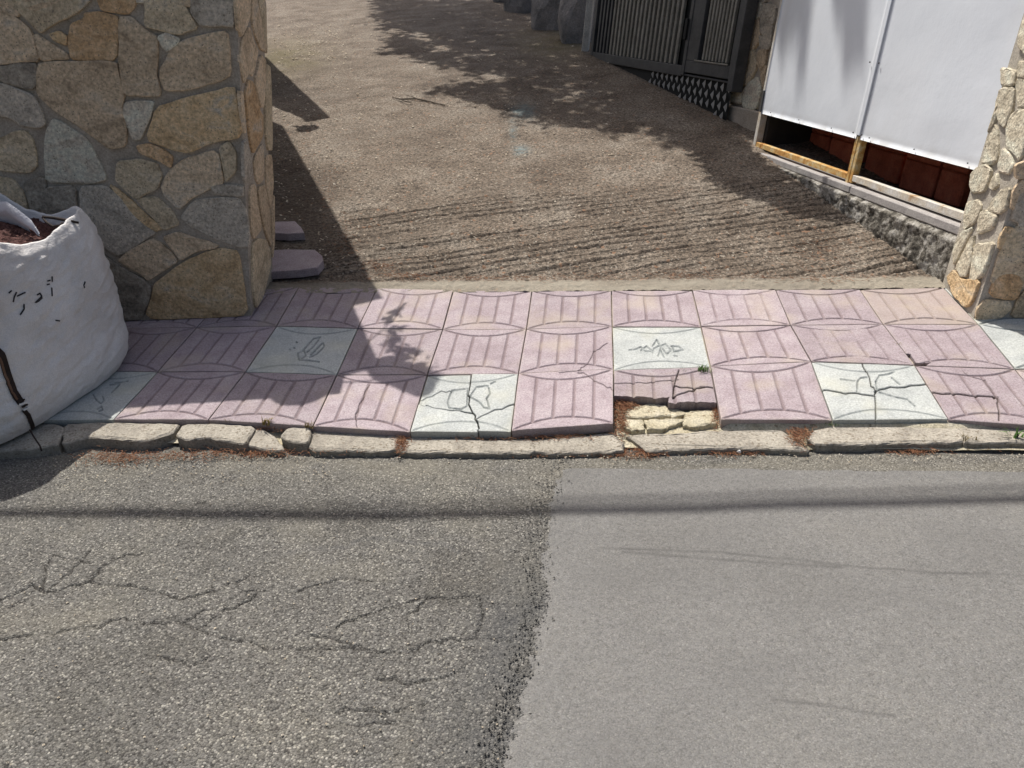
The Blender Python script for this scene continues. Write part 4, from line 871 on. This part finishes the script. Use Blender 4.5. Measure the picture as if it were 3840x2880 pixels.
mb = MB(); mb.tube([at_y(160, 813, ya + .1), at_y(200, 817, ya + .1), at_y(250, 826, ya + .1), at_y(294, 835, ya + .1)], [.006, .007, .007, .005]); mb.build('cord', m_strap, bag, True)
mb = MB(); mb.tube([at_y(160, 815, ya + .1), at_y(175, 835, ya + .08), at_y(200, 850, ya + .07), at_y(225, 845, ya + .07), at_y(236, 835, ya + .08)], .005); mb.build('cord', m_strap, bag, True)
mb = MB(); pts_ = [onbag(120, 1605, .004), onbag(112, 1600, .004)]
c_ = [at_y(112, 1612, -1.33), at_y(128, 1640, -1.36), at_y(150, 1672, -1.40), at_y(156, 1690, -1.42)]
mb.tube(c_, .0035); mb.build('cord', m_strap, bag, True)

# ------------------------------------------------------------------ broken tile pieces on the driveway
for poly, lb in (([(1015, 938), (1075, 934), (1180, 936), (1208, 958), (1212, 975), (1188, 1003), (1120, 1012), (1015, 1018)], 'broken pink paving tile piece lying nearest the pavement in wall shade'), ([(1015, 832), (1105, 828), (1128, 850), (1140, 872), (1080, 876), (1015, 872)], 'smaller broken pink tile piece lying farther up in wall shade')):
    pts = [G(x, y, .045) for x, y in poly]; c = np.mean(pts, 0)
    ob = slab('broken_tile', pts, GN, m_pink, None, 0.0, .045, .004, .03, .002, .001, False)
    tag(ob, lb, 'broken tile', 'broken tile pieces by the stone wall')

# ------------------------------------------------------------------ small plants
def tuft(p, n, h, sp, m, label, up=1.0):
    mb = MB(); rs = np.random.RandomState(int(abs(p[0]) * 1000) + 3)
    for i in range(n):
        a_ = rs.uniform(0, 6.28); b_ = np.array([p[0], p[1], p[2]]) + [rs.uniform(-sp, sp) * .5, rs.uniform(-sp, sp) * .35, 0]
        L = h * rs.uniform(.5, 1.1); o_ = np.array([math.cos(a_), math.sin(a_), 0]) * L * rs.uniform(.2, .8)
        s_ = np.array([-math.sin(a_), math.cos(a_), 0]) * h * .05
        m1 = b_ + o_ * .4 + [0, 0, L * .6 * up]; e_ = b_ + o_ + [0, 0, L * up * rs.uniform(.5, 1)]
        mb.add([b_ - s_, b_ + s_, m1 + s_ * .8, m1 - s_ * .8, e_], [[0, 1, 2, 3], [3, 2, 4]])
    o = mb.build('weed', m, loc=p); return tag(o, label, 'weed', 'weeds in the pavement joints')
tuft(G(2640, 1392), 70, .030, .05, m_grass, 'bright green weed at the corner of the yellowish white tile')
tuft(G(2575, 1390), 12, .014, .05, m_grass, 'low green sprig in the joint left of the bright weed')
tuft(R(3795, 1672, .01), 16, .085, .03, m_grass, 'long-bladed grass tuft at the kerb foot far right')
tuft(R(2915, 1686, .005), 40, .016, .06, m_grass, 'dark low weed mat at the kerb foot below the needle-filled gap')
tuft(G(855, 1580, -.01), 18, .02, .035, m_dry, 'tiny dry sprig on the kerb joint nearest the bag')
tuft(G(998, 1592, -.01), 34, .042, .03, m_dry, 'tallest dry yellow sprig on the broken kerb')
tuft(G(1160, 1604, -.01), 24, .03, .03, m_dry, 'dry sprig right of the loose grey kerb stone')
tuft(G(3365, 1290), 20, .012, .04, m_dry, 'olive weed in the diagonal joint at right')
tuft(G(3120, 1592, -.02), 40, .016, .05, m_grass, 'mossy weed strip between cracked white tile and kerb')
tuft(G(3630, 1650, -.03), 18, .03, .05, m_dry, 'straggly dry weed at the last kerb joint')

# ------------------------------------------------------------------ litter (nobody could count it)
def needles(spots, name, m, L=(.015, .035), w_=.0008):
    mb = MB(); rs = np.random.RandomState(5)
    for fn, (x, y), (sx, sy), n, hz in spots:
        for i in range(n):
            px, py = x + rs.normal() * sx, y + rs.normal() * sy
            p = fn(px, py) + [0, 0, abs(rs.normal()) * hz + .004]; a_ = rs.uniform(0, 3.14); l_ = rs.uniform(*L) / 2
            d_ = np.array([math.cos(a_), math.sin(a_), rs.uniform(-.25, .25)]) * l_; s_ = np.array([-math.sin(a_), math.cos(a_), 0]) * w_; u_ = np.array([0, 0, w_])
            mb.add([p - d_ - s_, p - d_ + s_, p + d_ + s_, p + d_ - s_, p + u_ * 2 - d_ * .0], [[0, 1, 2, 3], [0, 3, 4], [1, 0, 4], [2, 1, 4], [3, 2, 4]])
    return tag(mb.build(name, m), kind='stuff')
Gk = lambda x, y: G(x, y, -.035); Rk = lambda x, y: R(x, y, .004)
sp = [(Rk, (430, 1720), (70, 14), 260, .006), (Rk, (700, 1712), (90, 10), 170, .004), (Rk, (930, 1705), (80, 8), 160, .003), (Gk, (1010, 1606), (30, 8), 110, .006), (Gk, (1505, 1660), (14, 22), 150, .006), (Gk, (1990, 1645), (150, 6), 160, .004), (Gk, (2322, 1560), (16, 45), 380, .008), (Gk, (2355, 1525), (18, 10), 120, .006),
      (Rk, (2395, 1706), (50, 10), 170, .005), (Rk, (2720, 1697), (80, 8), 240, .004), (Gk, (3000, 1640), (26, 18), 250, .006), (Gk, (2685, 1545), (8, 30), 110, .004), (Rk, (3440, 1694), (50, 9), 150, .005), (Rk, (3720, 1680), (60, 8), 120, .004), (Rk, (2150, 1706), (120, 5), 160, .003), (Gk, (1050, 1700), (160, 6), 60, .003)]
needles(sp, 'pine_needles', m_needle)
Gd = lambda x, y: G(x, y, .002)
needles([(Gd, (1420, 1000), (45, 12), 120, .003), (Gd, (1500, 1035), (60, 6), 110, .003), (Gd, (1900, 1045), (180, 6), 200, .002), (Gd, (2500, 1035), (200, 10), 160, .002), (Gd, (1300, 880), (25, 50), 130, .003), (Gd, (1230, 700), (20, 60), 120, .003), (Gd, (1150, 550), (15, 40), 80, .003), (Gd, (3080, 960), (70, 40), 160, .003), (Gd, (3080, 1050), (120, 8), 120, .002)], 'needle_drift', m_needle)
mb = MB(); rs = np.random.RandomState(9)
for i in range(620):
    if i < 330: px, py = rs.uniform(1030, 2300), 60 + 960 * rs.uniform(0, 1) ** .8
    elif i < 470: px, py = 1030 + abs(rs.normal()) * 150, rs.uniform(120, 1000)
    else: px, py = rs.normal(1160, 90), rs.normal(165, 40)
    p = G(px, py, .006); s_ = rs.uniform(.004, .011) * (1 + max(0, p[1]) * .16); a_ = rs.uniform(0, 6.28)
    d_ = np.array([math.cos(a_), math.sin(a_), rs.uniform(-.4, .4)]) * s_; e_ = np.array([-math.sin(a_), math.cos(a_), rs.uniform(-.4, .4)]) * s_ * .6
    mb.add([p - d_, p - e_, p + d_, p + e_, p + [0, 0, .5 * s_]], [[0, 1, 4], [1, 2, 4], [2, 3, 4], [3, 0, 4]])
tag(mb.build('leaf_litter', m_flake), kind='stuff')
mb = MB(); rs = np.random.RandomState(12)
for i in range(900):
    k_ = rs.uniform()
    if k_ < .45: px, py = rs.uniform(200, 1250), 1705 + abs(rs.normal()) * 60
    elif k_ < .7: px, py = rs.uniform(0, 1900), rs.uniform(1760, 2880)
    else: px, py = rs.uniform(1250, 3840), 1704 - (1 if rs.uniform() < 2 else 0) + abs(rs.normal()) * 14
    p = R(px, py, .004 + .007 * (px > 2080)); s_ = rs.uniform(.0015, .0045)
    v = [p + s_ * np.array(d_) * rs.uniform(.6, 1.1) for d_ in ((1, 0, 0), (0, 1, 0), (-1, 0, 0), (0, -1, 0), (0, 0, .8))]
    mb.add(v, [[0, 1, 4], [1, 2, 4], [2, 3, 4], [3, 0, 4]])
tag(mb.build('grit', m_flake), kind='stuff')
mb = MB(); rs = np.random.RandomState(14)
for i in range(850):
    k_ = rs.uniform(); y = 1720 + 1160 * k_; x = np.interp(y, [p[1] for p in BND], [p[0] for p in BND]) + rs.normal() * 34 - 10
    p = R(x, y, .005 + .004 * (x > 2000)); s_ = rs.uniform(.0018, .0050)
    v = [p + s_ * np.array(d_) * rs.uniform(.6, 1.1) for d_ in ((1, 0, 0), (0, 1, 0), (-1, 0, 0), (0, -1, 0), (0, 0, .8))]
    mb.add(v, [[0, 1, 4], [1, 2, 4], [2, 3, 4], [3, 0, 4]])
tag(mb.build('seam_chippings', m_old), kind='stuff')
tw = [G(x, y, .012) for x, y in ((1470, 364), (1500, 372), (1560, 370), (1600, 378), (1640, 388), (1668, 394))]
t = thing('twig', tw[0], 'thin brown forked twig lying on the sunny driveway', 'twig')
mb = MB(); mb.tube(tw, [.005, .007, .008, .008, .007, .005]); mb.build('stem', m_bark, t)
mb = MB(); mb.tube([tw[1], G(1520, 380, .02), G(1545, 386, .012)], [.006, .005, .003]); mb.tube([tw[2], G(1545, 362, .03), G(1525, 357, .02)], [.005, .004, .003]); mb.build('side_twig', m_bark, t)
v, f = boulder(R(2770, 1694, .012), (.009, .008, .008), 900); tag(obj('pebble', v, f, m_pebble, loc=R(2770, 1694)), 'white pebble at the kerb foot among pine needles', 'pebble')

# ------------------------------------------------------------------ out of the frame: things known by their shadows, and added shadow casters
def up(px, py, z): g_ = G(px, py); return g_ + S * ((z - g_[2]) / S[2])
def wallstrip(a_, b_, top, th, label):  # unseen wall added as a shadow caster, set out from the shadow edge
    a_, b_ = np.asarray(a_), np.asarray(b_); d_ = unit([*(b_ - a_)[:2], 0]); n_ = np.array([-d_[1], d_[0], 0.]); n_ = n_ if n_[0] < 0 else -n_
    t = thing('shade_wall', ((a_ + b_) / 2)[0:2].tolist() + [0], label, 'wall')
    z0 = min(gz(*a_[:2]), gz(*b_[:2])) - .6; mb = MB(); mb.box([a_[0], a_[1], z0], b_ * [1, 1, 0] - a_ * [1, 1, 0], n_ * th, [0, 0, top - z0 - .06]); mb.build('render_face', m_wall, t)
    mb = MB(); o_ = a_ - n_ * .0; mb.box([o_[0], o_[1], top - .058], b_ * [1, 1, 0] - a_ * [1, 1, 0], n_ * (th + .03), [0, 0, .058]); mb.build('coping', m_post, t); return t
wallstrip(up(1436, 1120, 2.62), up(1062, 472, 2.62), 2.62, .2, 'unseen wall added to cast the left driveway shadow, nearer of two')
wallstrip([-1.885, .21, 0], [-2.19, .88, 0], 2.04, .2, 'low unseen wall added to close the shadow by the stone wall end')
wallstrip(up(1240, 440, 3.0), up(1000, 215, 3.0), 3.0, .2, 'unseen wall added to cast the left driveway shadow, farther of two')
lp = up(1150, 480, 2.80); t = thing('oval_caster', lp - [0, 0, .2], 'round lamp added unseen to give the oval driveway shadow', 'caster')  # unseen ball added to cast the oval shadow, gives no light
v, f = boulder(lp, (.11, .11, .10), 930); obj('caster_ball', v, f, m_film, t, True); mb = MB(); mb.tube([lp - [.06, 0, .22], lp - [.02, 0, .09]], .025, 8); mb.build('caster_neck', m_dark, t)
# pot plant on the left wall end
pp = np.array([*(c0 + dR * .2 - nR * .25)[:2], WT + .002]); t = thing('potted_plant', pp, 'potted shrub standing on the end of the tall stone wall', 'plant')
mb = MB(); mb.tube([pp, pp + [0, 0, .05], pp + [0, 0, .22], pp + [0, 0, .25]], [.10, .115, .15, .155], 16); mb.build('pot', m_clay, t, True)
def leaves(mbx, centre, spread, n, size, rs):
    for i in range(n):
        p = centre + rs.normal(size=3) * spread; a_ = unit(rs.normal(size=3)); b_ = unit(np.cross(a_, rs.normal(size=3))); s_ = size * rs.uniform(.6, 1.2)
        mbx.add([p - a_ * s_, p - b_ * s_ * .4, p + a_ * s_, p + b_ * s_ * .4], [[0, 1, 2, 3]])
rs = np.random.RandomState(31); mb = MB()
bv, bf = boulder(up(1535, 1420, 1.98), (.105, .105, .19), 940); mb.add(bv, bf)
bv, bf = boulder(up(1455, 1385, 1.98), (.10, .10, .10), 945); mb.add(bv, bf)
for px, py, sp_, n in ((1580, 1430, .03, 60), (1570, 1390, .035, 90), (1540, 1420, .035, 80), (1600, 1410, .02, 40), (1500, 1155, .012, 14), (1475, 1175, .015, 18), (1455, 1200, .015, 16), (1510, 1230, .010, 8), (1490, 1265, .012, 12), (1560, 1320, .014, 18), (1500, 1320, .03, 60), (1475, 1285, .025, 40), (1520, 1335, .02, 30), (1470, 1240, .02, 24)):
    leaves(mb, up(px, py, 1.98), sp_, n, .028, rs)
mb.build('foliage', m_leaf, t)
mb = MB()
for e in (up(1570, 1400, 1.98), up(1480, 1200, 1.98), pp + [0, 0, .45]): mb.tube([pp + [0, 0, .22], (pp + [0, 0, .3] + e) / 2 + [0, 0, .02], e], [.008, .006, .004], 5)
mb.build('stems', m_bark, t)
# the tree over the driveway
rs = np.random.RandomState(77)
troot = np.array([-10.5, 19.5, gz(-10.5, 19.5)])
t = thing('tree', troot, 'broad leafy tree left of the driveway', 'tree')
mb = MB(); mb.tube([troot, troot + [.05, 0, 1.4], troot + [.15, -.05, 3.2], troot + [.5, -.1, 5.0], troot + [.9, -.2, 6.4]], [.26, .22, .19, .15, .10], 10)
mb.build('trunk', m_bark, t, True)
SHP = [([(1395, 0), (1440, 70), (1460, 130), (1440, 185), (1560, 215), (1700, 245), (1800, 275), (1850, 330), (1960, 380), (2100, 440), (2330, 500), (2480, 530), (2640, 560), (2600, 420), (2420, 300), (2200, 200), (2100, 90), (1900, 0)], 6000, 5.2, 7.0, .12),
       ([(1640, 340), (1720, 345), (1800, 380), (1900, 410), (2040, 450), (2150, 470), (2060, 400), (1860, 350), (1760, 300)], 500, 4.6, 5.6, .08),
       ([(2300, 380), (2450, 470), (2600, 562), (2640, 610), (2700, 682), (2820, 735), (3000, 800), (3120, 822), (3180, 826), (3080, 745), (2960, 668), (2850, 600), (2790, 540), (2760, 470), (2600, 380), (2400, 290)], 5200, 2.2, 2.8, .055)]  # low leaf band added to cast the sharp shadow by the gates
holes = [((2430, 505), 75, 24), ((1660, 180), 60, 16), ((1750, 210), 50, 12), ((1950, 300), 60, 14), ((2030, 420), 70, 12), ((1720, 300), 50, 14), ((2330, 470), 50, 10), ((2560, 540), 40, 8), ((1500, 118), 55, 14), ((1560, 130), 50, 10), ((1830, 290), 70, 20), ((2130, 345), 60, 22), ((2200, 410), 50, 14), ((1600, 150), 60, 12), ((2450, 495), 70, 12), ((2950, 690), 40, 8), ((3020, 735), 40, 6), ((2900, 715), 40, 6), ((1900, 345), 60, 12)]
crown = MB(); anchors = []
for poly, n, h0, h1, size in SHP:
    xs_ = [p[0] for p in poly]; ys_ = [p[1] for p in poly]; k_ = 0; tot = 0
    wpoly = [tuple(G(*p)[:2]) for p in poly]; wx = [p[0] for p in wpoly]; wy = [p[1] for p in wpoly]
    while k_ < n and tot < n * 30:
        tot += 1; x, y = rs.uniform(min(wx), max(wx)), rs.uniform(min(wy), max(wy))
        if not in_poly(np.array([x]), np.array([y]), wpoly)[0]: continue
        q_ = proj(np.array([x, y, gz(x, y)]))
        if any(((q_[0] - hx) / sx) ** 2 + ((q_[1] - hy) / sy) ** 2 < 1 and rs.uniform() < .9 for (hx, hy), sx, sy in holes): continue
        hgt = rs.uniform(h0, h1); p = np.array([x, y, gz(x, y)]) + S * (hgt / S[2])
        p = p + np.array([rs.normal(), rs.normal(), 0]) * (.11 if h0 > 3 else .008)
        leaves(crown, p, .03, 2, size, rs); k_ += 1
        if k_ % 900 == 0: anchors.append(p)
# leaves that shade the gates, pier and boulders
for i in range(3200):
    s_ = rs.uniform(s_r - .6, s_l + 2.5); z_ = rs.uniform(.6, 2.2); p = ga + dg * s_; p = np.array([p[0], p[1], z_]) + S * (rs.uniform(3.0, 4.6) / S[2])
    leaves(crown, p, .03, 2, .10, rs)
    if i % 700 == 0: anchors.append(p)
for (px, py), n in (((2955, -60), 55), ((2975, 60), 26), ((3190, -90), 60), ((3200, 40), 28)):
    for i in range(n):
        q_ = V(px + rs.normal() * 28, py + rs.normal() * 70, gp, d0); leaves(crown, q_ + S * rs.uniform(8.6, 10.), .02, 1, .12, rs)
crown.build('crown', m_leaf, t)
mb = MB(); hub = troot + [.9, -.2, 6.4]
bough = [hub] + [G(*p) + S * (h_ / S[2]) for p, h_ in (((1440, -150), 6.6), ((1560, 60), 6.6), ((1800, 150), 6.4), ((2150, 260), 6.0), ((2420, 360), 4.6), ((2640, 520), 3.0), ((2860, 680), 2.6))]
mb.tube(bough, [.10, .09, .08, .065, .055, .045, .03, .015], 7)
for a_, b_ in ((1, anchors[0]), (2, anchors[1]), (2, anchors[2]), (3, anchors[3]), (3, anchors[4]), (4, anchors[5])): mb.tube([bough[a_], (bough[a_] + b_) / 2 + [0, 0, .1], b_], [.03, .018, .006], 5)
mb.build('limbs', m_bark, t)
# overhead lines
def cable(pts, h, r, label):
    P_ = []
    W = [R(*p) for p in pts]
    W = [W[0] + (W[0] - W[1]) * 8] + W + [W[-1] + (W[-1] - W[-2]) * 8]
    P_ = [p + S * (h / S[2]) for p in W]; mb = MB(); mb.tube(P_, r, 6)
    return tag(mb.build('overhead_cable', m_cable, loc=P_[0]), label, 'cable', 'cables strung over the road')
cable([(0, 1926), (700, 1934), (1400, 1930), (2000, 1922), (2600, 1914), (3200, 1900), (3840, 1884)], 4.6, .022, 'thick overhead cable casting the dark line across the road')
cable([(2000, 1886), (2700, 1874), (3200, 1862), (3840, 1842)], 7.5, .014, 'thinner overhead cable casting the faint line across the road')
